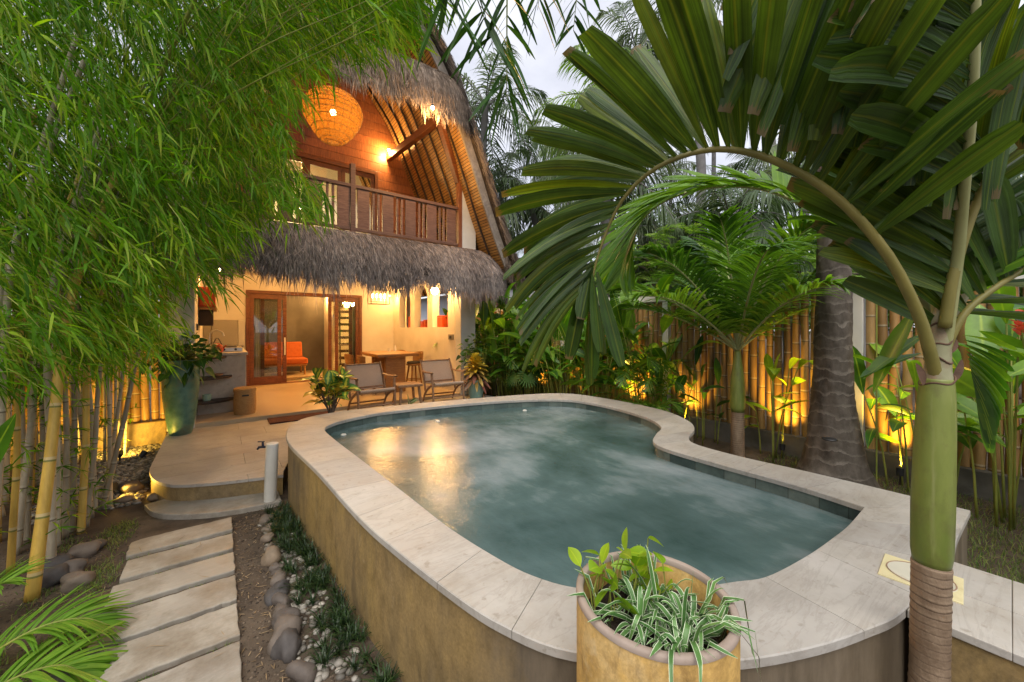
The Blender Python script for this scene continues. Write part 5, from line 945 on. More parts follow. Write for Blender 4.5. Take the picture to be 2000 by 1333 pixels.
# arching main frond
main = px3([(1831, 752, 1.27), (1817, 690, 1.25), (1792, 610, 1.24), (1735, 500, 1.22), (1655, 405, 1.22), (1570, 342, 1.24), (1480, 303, 1.28), (1400, 292, 1.32), (1325, 308, 1.38), (1262, 342, 1.44), (1215, 392, 1.5), (1188, 445, 1.54), (1165, 510, 1.56), (1155, 560, 1.57)])
def side_frond(path, n, L_, w_, lifts, dr=.05, rnd=.4, r0=.014, r1=.003, a0=80, a1=40, u0=.16, n_out=None, jag=True, lf=None, rach=None, sides=(1, -1)):
    """frond seen from its side: both rows of leaflets stand up in a V from the outer edge of the arch"""
    p = smooth_path(path, 40); T = unit(np.gradient(p, axis=0)); 
    for sd in sides:
        u = np.clip(np.linspace(u0, .992, n) + RNG.normal(0, .12 / n, n), 0, 1) ; x = u * 39; B0 = np.stack([np.interp(x, np.arange(40), p[:, i]) for i in range(3)], 1); t = unit(np.stack([np.interp(x, np.arange(40), T[:, i]) for i in range(3)], 1))
        vw = unit(B0 - np.array([0, 0, EYE])); O_ = unit(np.cross(t, vw)); O_ = O_ * np.where((O_ @ (n_out if n_out is not None else _u)) < 0, -1, 1)[:, None] if n_out is None or True else O_
        # keep the outward side continuous along the arch
        for i in range(1, n):
            if O_[i] @ O_[i - 1] < 0: O_[i] *= -1
        q = (u - u0) / (1 - u0); A = np.radians(a0 + (a1 - a0) * q) + RNG.normal(0, .05, n); li = np.radians(lifts) + RNG.normal(0, .08, n)
        d = unit(t * np.cos(A)[:, None] + np.sin(A)[:, None] * (O_ * np.cos(li)[:, None] + vw * sd * np.sin(li)[:, None]))
        Ls = L_ * (lf(q) if lf else np.interp(q, [0, .15, .4, .7, 1], [.7, 1, .96, .78, .58])) * RNG.uniform(.9, 1.08, n); s_ = np.linspace(0, 1, 9)
        curl = RNG.uniform(.6, 1.5, n) * dr * np.interp(q, [0, .5, .75, 1], [.7, 1., 3.2, 5.])
        P = B0[:, None] + d[:, None] * (Ls[:, None] * (s_ - .12 * curl[:, None] * s_ ** 2))[..., None] - np.array([0, 0, 1.]) * (curl[:, None] * Ls[:, None] * s_ ** 2.4)[..., None]
        side = unit(t - np.sum(t * d, 1)[:, None] * d); side = unit(side + vw * RNG.normal(0, .5, (n, 1)))
        pr = np.interp(s_, np.linspace(0, 1, 8), [.2, .55, .82, .97, 1.05, 1.08, 1.02, .62] if jag else [.3, .8, 1, 1, .9, .7, .42, .03])
        W_ = w_ * pr[None] * RNG.uniform(.78, 1.2, (n, 1)) * np.interp(q, [0, .2, .6, 1], [.8, 1, .9, .42])[:, None]
        lm.ribbons(P, W_, side, np.clip(rnd + RNG.normal(0, .2, n), 0, 1), .35)
    (rach or rg).tube(p, np.linspace(r0, r1, 40), 9)
    return p
side_frond(main, 34, .60, .033, 24, .09, .38, .0185, .0035, 76, 46, .27)
L1 = Leaves()
for k in range(9): L1.blade(main[-1] + _r * RNG.normal(0, .012) + _u * RNG.uniform(-.02, .14) + _f * RNG.normal(0, .02), -_u + _r * RNG.normal(-.02, .16) + _f * RNG.normal(0, .15), RNG.uniform(.22, .42), .030, .0, RNG.normal(0, .6), 'jag', side=_r, rnd=RNG.uniform(0, .5))
L1.build('hanging_tip', M['big_frond'], big, .35)
second = px3([(1842, 650, 1.3), (1790, 575, 1.36), (1700, 492, 1.5), (1600, 420, 1.62), (1510, 375, 1.72), (1430, 364, 1.8), (1350, 374, 1.88), (1280, 405, 1.95), (1235, 460, 2.0), (1212, 540, 2.03)])
lm_a = lm; lm = MB()
frond(lm, rm, second, 54, .44, .020, .013, .003, .75, lift=.35, a0=70, a1=30, droop=.22, u0=.25, seg=8, up=tuple(_u - _f * .5))
frond(lm, rm, px3([(1850, 640, 1.32), (1870, 560, 1.35), (1900, 460, 1.45), (1960, 330, 1.6), (2060, 220, 1.75)]), 30, .5, .024, .015, .004, .4, lift=.5, a0=65, a1=35, droop=.2, u0=.2, seg=8)
lm2 = lm; lm = lm_a
side_frond(px3([(1845, 640, 1.24), (1862, 540, 1.22), (1898, 420, 1.2), (1950, 310, 1.18), (2030, 200, 1.16), (2120, 120, 1.15)]), 24, .60, .034, 26, .12, .2, .017, .006, 62, 40, .14, n_out=_u * .4 - _r)
side_frond(px3([(1834, 735, 1.27), (1855, 665, 1.26), (1888, 608, 1.25), (1940, 565, 1.24), (2010, 522, 1.23), (2100, 480, 1.22)]), 11, .5, .035, 30, .1, .25, .014, .006, 70, 45, .25)
up1 = px3([(1836, 690, 1.275), (1831, 600, 1.285), (1812, 450, 1.34), (1790, 310, 1.4), (1740, 150, 1.5), (1660, -20, 1.62), (1560, -130, 1.7)])
side_frond(up1, 16, .5, .040, 30, .15, .45, .018, .006, 45, 35, .55, rach=rm)
side_frond(px3([(1843, 690, 1.265), (1858, 590, 1.24), (1872, 490, 1.2), (1884, 360, 1.12), (1900, 180, 1.02), (1905, -20, .95), (1890, -200, .9)]), 14, .5, .036, 40, .2, .2, .018, .008, 48, 40, .5, rach=rm)
side_frond(px3([(1500, -260, 1.05), (1650, -170, 1.0), (1790, -120, .98), (1930, -70, .98), (2080, 20, 1.0)]), 24, .46, .030, 25, .2, .3, .012, .005, 78, 50, .05, n_out=-_u + _r * .5)
side_frond(px3([(1840, 640, 1.3), (1850, 520, 1.36), (1850, 380, 1.45), (1830, 240, 1.55), (1790, 110, 1.65), (1740, 0, 1.75)]), 24, .60, .033, 35, .12, .45, .014, .005, 50, 35, .2, n_out=_r)
side_frond(px3([(1850, 650, 1.35), (1880, 590, 1.5), (1930, 480, 1.7), (1990, 380, 1.9), (2060, 320, 2.0)]), 14, .55, .033, 40, .25, .3, .014, .005, 60, 40, .2, n_out=_r)
lm.build('broad_fronds', M['big_frond'], big, world=True, smooth=180); lm2.build('slim_fronds', M['palm_leaf'], big, world=True, smooth=180)
rg.build('arching_rachis', M['rachis_gold'], big, world=True, smooth=180); rm.build('petioles', M['petiole'], big, world=True, smooth=180)
# blunt young leaves hanging below the crown
L1 = Leaves()
for k in range(16): L1.blade(at(1880 + k * 2.2, 655 + k * 9, 1.75 + .01 * k), _r * (.75 - .02 * k) - _u * (.10 + .085 * k) + _f * .1, .30 - .004 * k, .022, .18, prof='jag')
for (px, py, dx, dy, l_) in ((1790, 600, -.5, .9, .36), (1810, 650, -.8, .5, .30), (1800, 690, -1, .3, .26)): L1.blade(at(px, py, 1.5), _r * dx - _u * dy, l_, .04, .15, prof='paddle')
L1.build('young_leaves', M['paddle'], big)

# ---- palms as a kind: trunk, crown of fronds
def palm(name, label, base, top, r0, r1, nf, fl, n, ll, lw, mats, cat='palm', group=None, spread=(5, 95), shaft=0., droop=.5, seed=1, fd=.3, seg=5, trunk_ring=True, lift=.25, bend=.0, sag=.35, fold=0.):
    g = np.random.default_rng(seed); base = np.array(base, float); top = np.array(top, float); t = thing(name, label, cat, tuple(base), 0, group)
    mid = (base + top) / 2 + np.array([g.normal(0, bend), g.normal(0, bend), 0]); P = smooth_path([base, mid, top], 40); mb = MB(); mb.tube(P, np.interp(np.linspace(0, 1, 40), [0, .08, .25, 1], [r0 * 1.35, r0, (r0 * 2 + r1) / 3, r1]), 14); mb.build('trunk', mats[0], t, world=True, smooth=180)
    if shaft: mb = MB(); Q = smooth_path([top - (0, 0, .02), top + (0, 0, shaft * .5), top + (0, 0, shaft)], 14); mb.tube(Q, np.interp(np.linspace(0, 1, 14), [0, .1, .5, 1], [r1 * 1.0, r1 * 1.18, r1 * 1.05, r1 * .45]), 16); mb.build('crownshaft', M['shaft'], t, world=True, smooth=180); top = top + np.array([0, 0, shaft])
    lm, rm = MB(), MB()
    for k in range(nf):
        az = k * 2.399 + g.normal(0, .2); el = R(spread[1] - (spread[1] - spread[0]) * ((k + .5) / nf) ** .8); L_ = fl * g.uniform(.85, 1.1); d = np.array([math.cos(az), math.sin(az), 0])
        pts = [top + d * (L_ * s_ * math.cos(el) * (1 - .15 * s_)) + np.array([0, 0, L_ * (s_ * math.sin(el) - sag * s_ ** 2.2)]) + d * (.12 * L_ * s_ ** 2 * math.sin(el)) for s_ in (0, .2, .45, .7, .9, 1.)]
        frond(lm, rm, pts, n, ll, lw, r1 * .22, .004, g.random(), lift=lift, a0=70, a1=25, droop=droop, u0=.14, seg=seg, fold=fold, up=(0, 0, 1) if el < R(75) else tuple(d + np.array([0, 0, .2])))
    lm.build('fronds', mats[1], t, world=True, smooth=180); rm.build('rachis', mats[2], t, world=True, smooth=180); return t
sp = atz(1440, 885, .02); sx, sy = 5.18, 2.1
palm('small_palm', 'small bushy palm with smooth green shaft growing by the fence behind the pool curve', (sx, sy, 0), (sx, sy, .62), .080, .074, 20, 2.25, 58, .58, .018, (M['ring_trunk'], M['palm_leaf'], M['petiole']), spread=(34, 88), shaft=.75, droop=.4, seed=5, seg=6, sag=.34, fold=.3, lift=.5)
cb = (5.32, 1.18, 0)
t = thing('mature_coconut_palm', 'thick dark ringed coconut palm trunk in front of the bamboo fence', 'palm', cb)
zz = np.linspace(0, 10.5, 240); cxp = np.interp(zz, [0, .8, 2, 3, 10.5], [0, -.02, -.02, -.05, -.5]); mb = MB(); r_ = np.interp(zz, [0, .05, .2, .45, .8, 1.3, 2.0, 3, 10.5], [.37, .34, .28, .235, .190, .168, .152, .142, .12]) * (1 + .020 * np.sin(zz / .105 * 6.283) * np.interp(zz, [0, .3], [0, 1]) * (.4 + .6 * np.sin(zz * 5.3) ** 2))
an = np.arange(28) * 2 * math.pi / 28; wob = 1 + .05 * np.sin(an[None] * 3 + zz[:, None] * 2.1) + .03 * np.sin(an[None] * 7 + zz[:, None] * 9); V = np.stack([cb[0] + cxp[:, None] + r_[:, None] * wob * np.cos(an), cb[1] + 0 * cxp[:, None] + r_[:, None] * wob * np.sin(an), np.repeat(zz[:, None], 28, 1)], -1)
mb.grid(V, 0, t=np.repeat(zz, 28), closed=True); mb.build('trunk', M['coconut'], t, world=True, smooth=180)
q = at(1620, 858, 3.9); MB().sphere(q, (.07, .07, .016), 10).build('scar', M['black'], t, world=True, smooth=180)
lm, rm = MB(), MB()
for k in range(12):
    az = k * 2.399; d = np.array([math.cos(az), math.sin(az), 0]); tp_ = np.array([cb[0] - .5, cb[1], 10.4]); frond(lm, rm, [tp_ + d * 3.2 * s_ + np.array([0, 0, 1.2 * s_ - 2.2 * s_ ** 2]) for s_ in (0, .3, .6, 1)], 26, .6, .022, .03, .006, lift=.1, droop=.6, seg=4)
lm.build('fronds', M['palm_far'], t, world=True, smooth=180); rm.build('rachis', M['petiole'], t, world=True, smooth=180)

# ---- background coconut palms
BG = [(948, 205, 13, 2.9, 'at the upper right edge of the thatch roof'), (985, 345, 16, 2.8, 'lower down, just right of the thatch roof slope'), (1105, 285, 20, 3.4, 'standing alone against the pale sky between roof and big frond'), (1135, 470, 27, 3.2, 'far off, its crown low between roof and big frond'), (1062, 455, 34, 3.0, 'farthest small crown over the paddle leaf plants'), (1245, 105, 15, 2.9, 'high above the left leaflets of the big frond'), (1335, 20, 13, 3.0, 'with its crown cut by the top edge over the big frond'), (1395, 190, 24, 3.4, 'behind the upright leaflets of the big frond'), (1500, 40, 18, 3.2, 'at the top edge, seen through the gap in the upright leaflets'), (1960, 270, 11, 2.4, 'grey green one behind the palm at the right edge'), (1310, 330, 28, 3.6, 'under the arch of the big frond at its left'), (1470, 335, 25, 3.4, 'under the middle of the big frond arch'), (1700, 330, 20, 3.2, 'behind the dense right part of the big frond'), (1180, 190, 12, 2.4, 'yellowish feathery one near the top, left of the big frond')]
BG += [(1185, 345, 10, 2.3, 'nearest of the row, its crown under the left leaflets of the big frond'), (1425, 425, 9.5, 2.0, 'young and near, crown just above the small palm'), (1580, 300, 11, 2.4, 'nearest behind the right half of the arch'), (1290, 455, 12, 2.0, 'young, low crown left of the small palm'), (1035, 400, 14, 2.2, 'young one beside the villa eave')]
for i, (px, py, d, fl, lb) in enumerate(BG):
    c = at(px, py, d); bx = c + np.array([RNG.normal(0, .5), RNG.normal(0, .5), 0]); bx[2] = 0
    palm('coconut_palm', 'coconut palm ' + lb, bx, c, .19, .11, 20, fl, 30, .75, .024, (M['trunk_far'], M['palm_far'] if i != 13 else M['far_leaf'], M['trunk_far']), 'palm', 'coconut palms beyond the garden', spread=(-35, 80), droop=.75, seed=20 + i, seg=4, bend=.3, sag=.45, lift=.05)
# ---- broad trees and the feathery tree beyond the fence
def tree(label, base, h, rad, nl, lsz, m, seed, name='leafy_tree', feath=False, group=None):
    g = np.random.default_rng(seed); base = np.array(base, float); t = thing(name, label, 'tree', tuple(base), 0, group); mb = MB(); tops = []
    P = smooth_path([base, base + (g.normal(0, .15), g.normal(0, .15), h * .35), base + (g.normal(0, .3), g.normal(0, .3), h * .62)], 16); mb.tube(P, np.linspace(.02 * h + .03, .02 * h, 16), 10)
    for k in range(11):
        az = k * 2.4 + g.normal(0, .3); el = g.uniform(.1, 1.2); s0 = P[g.integers(7, 16)]; e = s0 + np.array([math.cos(az) * math.cos(el), math.sin(az) * math.cos(el), math.sin(el) * .8]) * rad * g.uniform(.7, 1.1) * np.array([1, 1, .8]); tops.append((s0, e)); mb.tube(smooth_path([s0, (s0 + e) / 2 + (0, 0, .15 * rad), e], 8), np.linspace(.011 * h, .003 * h, 8), 6)
    mb.build('trunk', M['branch'], t, world=True, smooth=180)
    cen = np.array([s0 + (e - s0) * g.uniform(.45, 1.05) + g.normal(0, .16 * rad, 3) for s0, e in tops for _ in range(7)]); n = nl
    if not feath:
        ci = g.integers(0, len(cen), n); p = cen[ci] + g.normal(0, 1, (n, 3)) * np.array([.2, .2, .14]) * rad; d = unit(g.normal(0, 1, (n, 3)) + (0, 0, -.3)); L_ = lsz * g.uniform(.6, 1.3, n); s_ = np.array([0, .35, .7, 1]); Pq = p[:, None] + d[:, None] * (L_[:, None] * s_)[..., None] - np.array([0, 0, 1]) * (.25 * L_[:, None] * s_ ** 2)[..., None]
        MB().ribbons(Pq, np.array([[.1, 1, .8, .05]]) * (L_ * .24)[:, None], unit(np.cross(d, g.normal(0, 1, (n, 3)))), np.clip(g.random(n) * .7 + .3 * (ci % 7) / 7, 0, 1)).build('crown', m, t, world=True)
    else:
        lm = MB(); rm = MB()
        for c in cen:
            for k in range(5):
                az = g.uniform(0, 6.3); d = np.array([math.cos(az), math.sin(az), 0]); l_ = g.uniform(.35, .6); frond(lm, rm, [c, c + d * l_ * .5 + (0, 0, .03), c + d * l_ - (0, 0, .06)], 14, .15, .013, .004, .001, lift=.05, a0=75, a1=50, droop=.1, seg=3, fold=0)
        lm.build('crown', m, t, world=True); rm.build('twigs', M['branch'], t, world=True)
    return t
for i, (px, d, h, rad, lb) in enumerate([(1010, 17, 3.4, 1.8, 'low bushy tree beyond the fence right beside the villa'), (1120, 19, 4.4, 2.2, 'bushy tree beyond the fence left of the small palm'), (1230, 16, 4.6, 2.2, 'dense tree behind the hanging tip of the big frond'), (1345, 18, 5.8, 2.8, 'tallest dense tree under the big frond arch'), (1470, 15, 5.0, 2.3, 'dense tree behind the small palm crown'), (1560, 17, 5.4, 2.5, 'dense tree just left of the coconut trunk top'), (1720, 13, 4.6, 2.2, 'dense tree above the fence right of the coconut trunk'), (1880, 11, 4.8, 2.2, 'dense tree behind the crown shaft of the big palm'), (1990, 9, 4.4, 2.0, 'dense tree at the far right edge above the fence')]):
    p = at(px, 642, d); tree(lb, (p[0], p[1], 0), h * 1.22, rad * 1.1, 5600, .20, M['far_leaf'], 60 + i, group='leafy trees beyond the fence')
p = at(1400, 642, 9.0); tree('feathery bright green tree just over the fence under the frond arch', (p[0], p[1], 0), 4.5, 2.1, 0, 0, M['feather'], 77, 'feathery_tree', True)
p = at(1560, 642, 8.4); tree('feathery bright green tree over the fence touching the coconut trunk', (p[0], p[1], 0), 4.3, 1.7, 0, 0, M['feather'], 78, 'feathery_tree', True)
p = at(1270, 642, 8.6); tree('feathery bright green tree over the fence left of the small palm', (p[0], p[1], 0), 4.2, 1.7, 0, 0, M['feather'], 79, 'feathery_tree', True)

# ---- paddle leaf plants (heliconia and ginger) along the fence
def paddle_plant(label, base, n, h, L_, W, seed, m='paddle', spread=.28, lean=.25, flower=0, group='paddle leaf plants along the fence', rn=None):
    g = np.random.default_rng(seed); base = np.array(base, float); t = thing('paddle_leaf_plant', label, 'plant', tuple(base), 0, group); L1 = Leaves(); st = MB(); P = []; Rr = []
    for k in range(n):
        az = g.uniform(0, 6.3); d = np.array([math.cos(az), math.sin(az), 0]); b0 = base + d * g.uniform(0, spread); hh = h * g.uniform(.45, 1.0); ln = g.uniform(.05, lean); top = b0 + d * ln * hh + (0, 0, hh)
        pts = smooth_path([b0, b0 + d * ln * hh * .3 + (0, 0, hh * .5), top], 6); P.append(pts); Rr.append(np.linspace(.010, .005, 6))
        el = g.uniform(.6, 1.5); dd = d * math.cos(el) + np.array([0, 0, math.sin(el)]) + g.normal(0, .15, 3); L1.blade(top - (0, 0, .02), dd, L_ * g.uniform(.7, 1.15), W * g.uniform(.75, 1.2), g.uniform(.2, 1.0), g.normal(0, .5), 'paddle', rnd=g.random() if rn is None else np.clip(rn + g.normal(0, .15), 0, 1))
        for q in ([pts[3]] if k % 3 == 0 else [pts[3], pts[4]]):
            d2 = unit(np.array([-d[1], d[0], 0]) * g.choice([-1, 1]) + (0, 0, g.uniform(.3, 1.0))); L1.blade(q, d2, L_ * g.uniform(.55, .9), W * g.uniform(.6, .95), g.uniform(.3, .9), g.normal(0, .4), 'paddle', rnd=g.random() if rn is None else rn)
    st.tubes(np.array(P), np.array(Rr), 6); st.build('stems', M['stem'], t, world=True, smooth=180); L1.build('leaves', M[m], t, .22)
    for k in range(flower):
        az = g.uniform(0, 6.3); c = base + np.array([math.cos(az) * .25, math.sin(az) * .25, h * g.uniform(.85, 1.05)]); F = Leaves()
        for q in range(14): F.blade(c + (0, 0, .012 * q - .08), (math.cos(q * 2.4), math.sin(q * 2.4), .9), .07, .018, .1, prof='lance')
        F.build('flower', M['red_flower'], t, .4); MB().tube([base, c], .006, 6).build('flower_stem', M['stem'], t, world=True)
    return t
PPL = [(5.05, 8.6, 10, 1.75, .75, .085, 'paddle leaf plant nearest the villa pillar, leaves long and dark', 'dark_leaf'), (5.45, 7.9, 13, 2.0, .85, .095, 'second paddle leaf plant from the villa, standing tall', 'paddle'), (5.25, 7.1, 13, 1.95, .85, .095, 'third paddle leaf plant from the villa', 'paddle'), (5.5, 6.35, 12, 1.85, .8, .10, 'fourth paddle leaf plant from the villa, over a bright uplight', 'paddle'), (5.4, 5.6, 12, 1.85, .8, .09, 'fifth paddle leaf plant from the villa', 'paddle'), (5.5, 4.9, 11, 1.7, .75, .09, 'sixth paddle leaf plant from the villa', 'paddle'), (5.4, 4.35, 8, 1.6, .7, .08, 'seventh paddle leaf plant, left of the brightest fence glow', 'paddle'), (5.45, 3.2, 6, 1.0, .5, .06, 'low paddle leaf plant right of the brightest fence glow', 'paddle'), (5.55, 2.7, 5, 1.15, .5, .06, 'paddle leaf plant just left of the small palm shaft', 'dark_leaf'), (5.62, 1.85, 5, 1.2, .5, .06, 'sparse yellow green paddle plant between small palm and coconut trunk', 'lime'), (5.55, .55, 7, 1.3, .55, .065, 'paddle leaf plant right behind the coconut trunk at its right', 'paddle')]
for i, (x, y, n, h, l_, w_, lb, m) in enumerate(PPL): paddle_plant(lb, (x, y, 0), int(n * (1.7 if i < 7 else 1.2)), h * (1.12 if i < 7 else 1), l_ * 1.25, w_ * 1.0, 100 + i, m)
for i, (x, y, n, h, l_, w_, lb) in enumerate([(5.15, 8.05, 18, 2.0, 1.0, .11, 'tall paddle leaf plant in front row near the villa, leaves reaching over the fence'), (5.1, 6.75, 18, 1.95, .95, .11, 'tall paddle leaf plant in front row behind the fan palm'), (5.25, 5.95, 16, 2.05, .95, .11, 'tallest paddle leaf plant in front row under the hanging frond tip'), (5.2, 5.2, 16, 1.8, .9, .10, 'tall paddle leaf plant in front row left of the brightest glow')]): paddle_plant(lb, (x, y, 0), n, h, l_, w_, 170 + i, 'paddle', lean=.3)
for i, (x, y, n, h, l_, w_, lb) in enumerate([(5.3, 4.5, 20, 2.4, 1.0, .11, 'paddle leaf plant with the widest spread left of the small palm'), (5.5, 3.6, 15, 2.4, .95, .10, 'slim tall paddle leaf plant behind the small palm fronds')]): paddle_plant(lb, (x, y, 0), n, h, l_, w_, 180 + i, 'paddle', lean=.3)
for i, (x, y, n, h, l_, w_, lb, fl) in enumerate([(5.3, .0, 13, 1.75, .75, .10, 'tall ginger plant with a coral flower behind the big palm trunk', 1), (5.0, -.75, 14, 1.9, .8, .11, 'dense ginger plant at the right edge with many bare stems', 1), (4.35, -.95, 9, 1.75, .85, .12, 'nearest ginger plant with very broad pale blades at the right edge', 1)]): paddle_plant(lb, (x, y, 0), n, h, l_, w_, 130 + i, 'paddle', flower=fl, spread=.33)
bq = at(2120, 900, 2.3); bq[2] = 0; t = thing('ginger_plant', 'pale broad blades and coral flower reaching in from the right edge', 'plant', tuple(bq)); L1 = Leaves(); st = MB()
for a_, b_, d_, l_, w_ in (((2130, 640), (1930, 548), 2.0, .56, .045), ((2110, 730), (1915, 650), 1.9, .52, .048), ((2120, 560), (1960, 470), 2.2, .5, .045), ((2090, 800), (1980, 800), 2.2, .4, .05), ((2060, 700), (1905, 745), 2.6, .42, .05)):
    s0 = at(*a_, d_); L1.blade(s0, at(*b_, d_ * .97) - s0, l_, w_, .12, .5, 'paddle', rnd=.85); st.tube([bq, (bq + s0) / 2 + (0, 0, .1), s0], .008, 6)
L1.build('leaves', M['paddle'], t, .3); st.build('stems', M['stem'], t, world=True)
for (px, py, d_) in ((1992, 636, 2.3), (1712, 531, 3.9)):
    c = at(px, py, d_); F = Leaves()
    for q in range(22): F.blade(c + (0, 0, .006 * q - .06), (math.cos(q * 2.4), math.sin(q * 2.4), .8), .06, .016, .1, prof='oval')
    if d_ < 3: F.build('flower', M['red_flower'], t, .4); mb = MB(); mb.tube([bq, c], .006, 6); mb.build('flower_stem', M['stem'], t, world=True)
    else:
        tf = thing('torch_ginger', 'coral ginger flower on a tall stem peeking over the fence frame', 'plant', (c[0], c[1], 0)); F.build('flower', M['red_flower'], tf, .4); mb = MB(); mb.tube([(c[0], c[1], 0), c], .007, 6); mb.build('stem', M['stem'], tf, world=True)
# ---- slender young palms and ferns near the fence
def clump_palm(label, base, n, h, L_, ll, seed, m='palm_leaf', lw=.010):
    g = np.random.default_rng(seed); base = np.array(base, float); t = thing('young_palm', label, 'palm', tuple(base), 0, 'slender young palms by the fence'); lm, rm = MB(), MB()
    for k in range(n):
        az = k * 2.4 + g.normal(0, .3); d = np.array([math.cos(az), math.sin(az), 0]); hh = h * g.uniform(.6, 1); frond(lm, rm, [base, base + d * .1 * L_ + (0, 0, hh * .45), base + d * L_ * .35 + (0, 0, hh * .85), base + d * L_ * .75 + (0, 0, hh), base + d * L_ * 1.1 + (0, 0, hh * .85)], 22, ll, lw, .008, .002, lift=.3, a0=60, a1=25, droop=.3, u0=.38, seg=5)
    lm.build('fronds', M[m], t, world=True, smooth=180); rm.build('stems', M['stem'], t, world=True, smooth=180)
clump_palm('slender young palm against the brightest fence glow', (5.35, 3.75, 0), 9, 1.35, .6, .28, 150); clump_palm('slender young palm just right of the brightest fence glow', (5.4, 3.35, 0), 7, 1.15, .5, .25, 151); clump_palm('low spiky young palm hugging the outer rim of the pool curve', (4.95, 3.2, 0), 8, .7, .45, .22, 152); clump_palm('young palm behind the pale teal pot by the pillar', (4.95, 6.6, 0), 9, 1.1, .55, .28, 153); clump_palm('young palm left of the first bright fence glow', (5.3, 6.9, 0), 7, .9, .5, .25, 154)
# fan palm
fb = np.array([5.0, 6.1, 0.]); t = thing('fan_palm', 'low fan palm with pleated round leaves behind the pool corner', 'palm', tuple(fb)); L1 = Leaves(); st = MB()
for k in range(9):
    az = k * 2.4; d = np.array([math.cos(az), math.sin(az), 0]); c = fb + d * .28 + (0, 0, .5 + .4 * (k % 3) / 2); st.tube([fb, (fb + c) / 2 + (0, 0, .1), c], .006, 6); n_ = unit(d * .8 + (0, 0, .5)); a_ = unit(np.cross(n_, (0, 0, 1))); b_ = np.cross(n_, a_)
    for q in range(17): th = (q / 16 - .5) * 4.6; L1.blade(c, a_ * math.sin(th) - b_ * math.cos(th) * -1 + n_ * .15, .26, .016, .25, prof='strap', side=np.cross(n_, a_ * math.sin(th) + b_ * math.cos(th)), rnd=.3 + .4 * (k % 2))
L1.build('leaves', M['dark_leaf'], t, .5); st.build('stems', M['stem'], t, world=True)

# ---- pot plants and shrubs
def leafy(name, label, base, n, centre, rad, L_, W, m, prof, seed, droop=.5, cat='plant', stem='stem', outward=1., down=0., zs=1.):
    g = np.random.default_rng(seed); base = np.array(base, float); t = thing(name, label, cat, tuple(base)); L1 = Leaves(); st = MB(); c = np.array(centre, float)
    for k in range(n):
        d = unit(g.normal(0, 1, 3)); d[2] = abs(d[2]) * zs if g.random() > down else -abs(d[2]); d = unit(d); p = c + d * rad * g.uniform(.35, 1.0); mid = (base + p) / 2 + (0, 0, .1 * np.linalg.norm(rad)); st.tube(smooth_path([base, mid, p], 6), np.linspace(.005, .0025, 6), 5)
        L1.blade(p, d * outward + g.normal(0, .35, 3) + (0, 0, -.15), L_ * g.uniform(.65, 1.2), W * g.uniform(.7, 1.2), droop, g.normal(0, .5), prof)
    L1.build('leaves', M[m], t, .2); st.build('stems', M[stem], t, world=True, smooth=180); return t
leafy('trailing_plant', 'dark lobed leafy plant spilling out of the tall teal pot', (-.43, 6.92, 1.14), 150, (-.38, 6.86, 1.26), np.array([.46, .36, .30]), .15, .055, 'dark_leaf', 'heart', 160, .7, down=.35)
leafy('climbing_plant', 'dark green heart leaved climber at the edge of the right pillar', (4.42, 6.95, .2), 80, (4.28, 6.92, 1.05), np.array([.36, .3, .48]), .15, .055, 'dark_leaf', 'heart', 161, .6, down=.3)
cp = np.array([1.27, 5.92, .2]); t = thing('croton_shrub', 'variegated green and yellow croton shrub behind the pool corner', 'shrub', tuple(cp)); L1 = Leaves(); st = MB(); g = np.random.default_rng(8)
for k in range(12):
    az = k * 2.4; d = np.array([math.cos(az), math.sin(az), 0]); e = cp + d * g.uniform(.04, .24) + (0, 0, g.uniform(.34, .80)); st.tube(smooth_path([cp, cp + d * .03 + (0, 0, .25), e], 8), np.linspace(.014, .006, 8), 7)
    for q in range(9): a = q * 2.4 + k; el = g.uniform(-.1, 1.2) if q else 1.4; L1.blade(e - (0, 0, .014 * q), (math.cos(a) * math.cos(el), math.sin(a) * math.cos(el), math.sin(el)), g.uniform(.20, .33), g.uniform(.040, .058), g.uniform(.2, .7), g.normal(0, .4), 'oval')
L1.build('leaves', M['croton'], t, .25); st.build('stems', M['branch'], t, world=True, smooth=180)
MB().lathe([(.0001, .07), (.14, .05), (.22, .0)], (cp[0], cp[1], .2), 24).build('soil_mound', M['soil'], t, world=True, smooth=180)
yc = np.array([4.20, 6.72, .55]); t = thing('yellow_croton', 'potted croton with yellow crown and bronze lower leaves at the pillar foot', 'plant', tuple(yc)); L1 = Leaves(); g = np.random.default_rng(9)
for k in range(95): q = k / 95; a = k * 2.4; el = 1.3 - 1.75 * (1 - q); L1.blade(yc + (0, 0, .06 + .40 * q), (math.cos(a) * math.cos(el), math.sin(a) * math.cos(el), math.sin(el)), .40 - .12 * q + g.normal(0, .02), .040, .55, g.normal(0, .3), 'lance', rnd=np.clip(q + g.normal(0, .12), 0, 1))
L1.build('leaves', M['croton_yellow'], t, .3); MB().tube([yc - (0, 0, .02), yc + (0, 0, .42)], .014, 7).build('stem', M['branch'], t, world=True)
leafy('bronze_shoot', 'small bronze striped shoot in front of the low side table', (2.66, 6.45, .2), 8, (2.66, 6.45, .30), np.array([.06, .06, .12]), .17, .02, 'spider', 'strap', 162, .2)
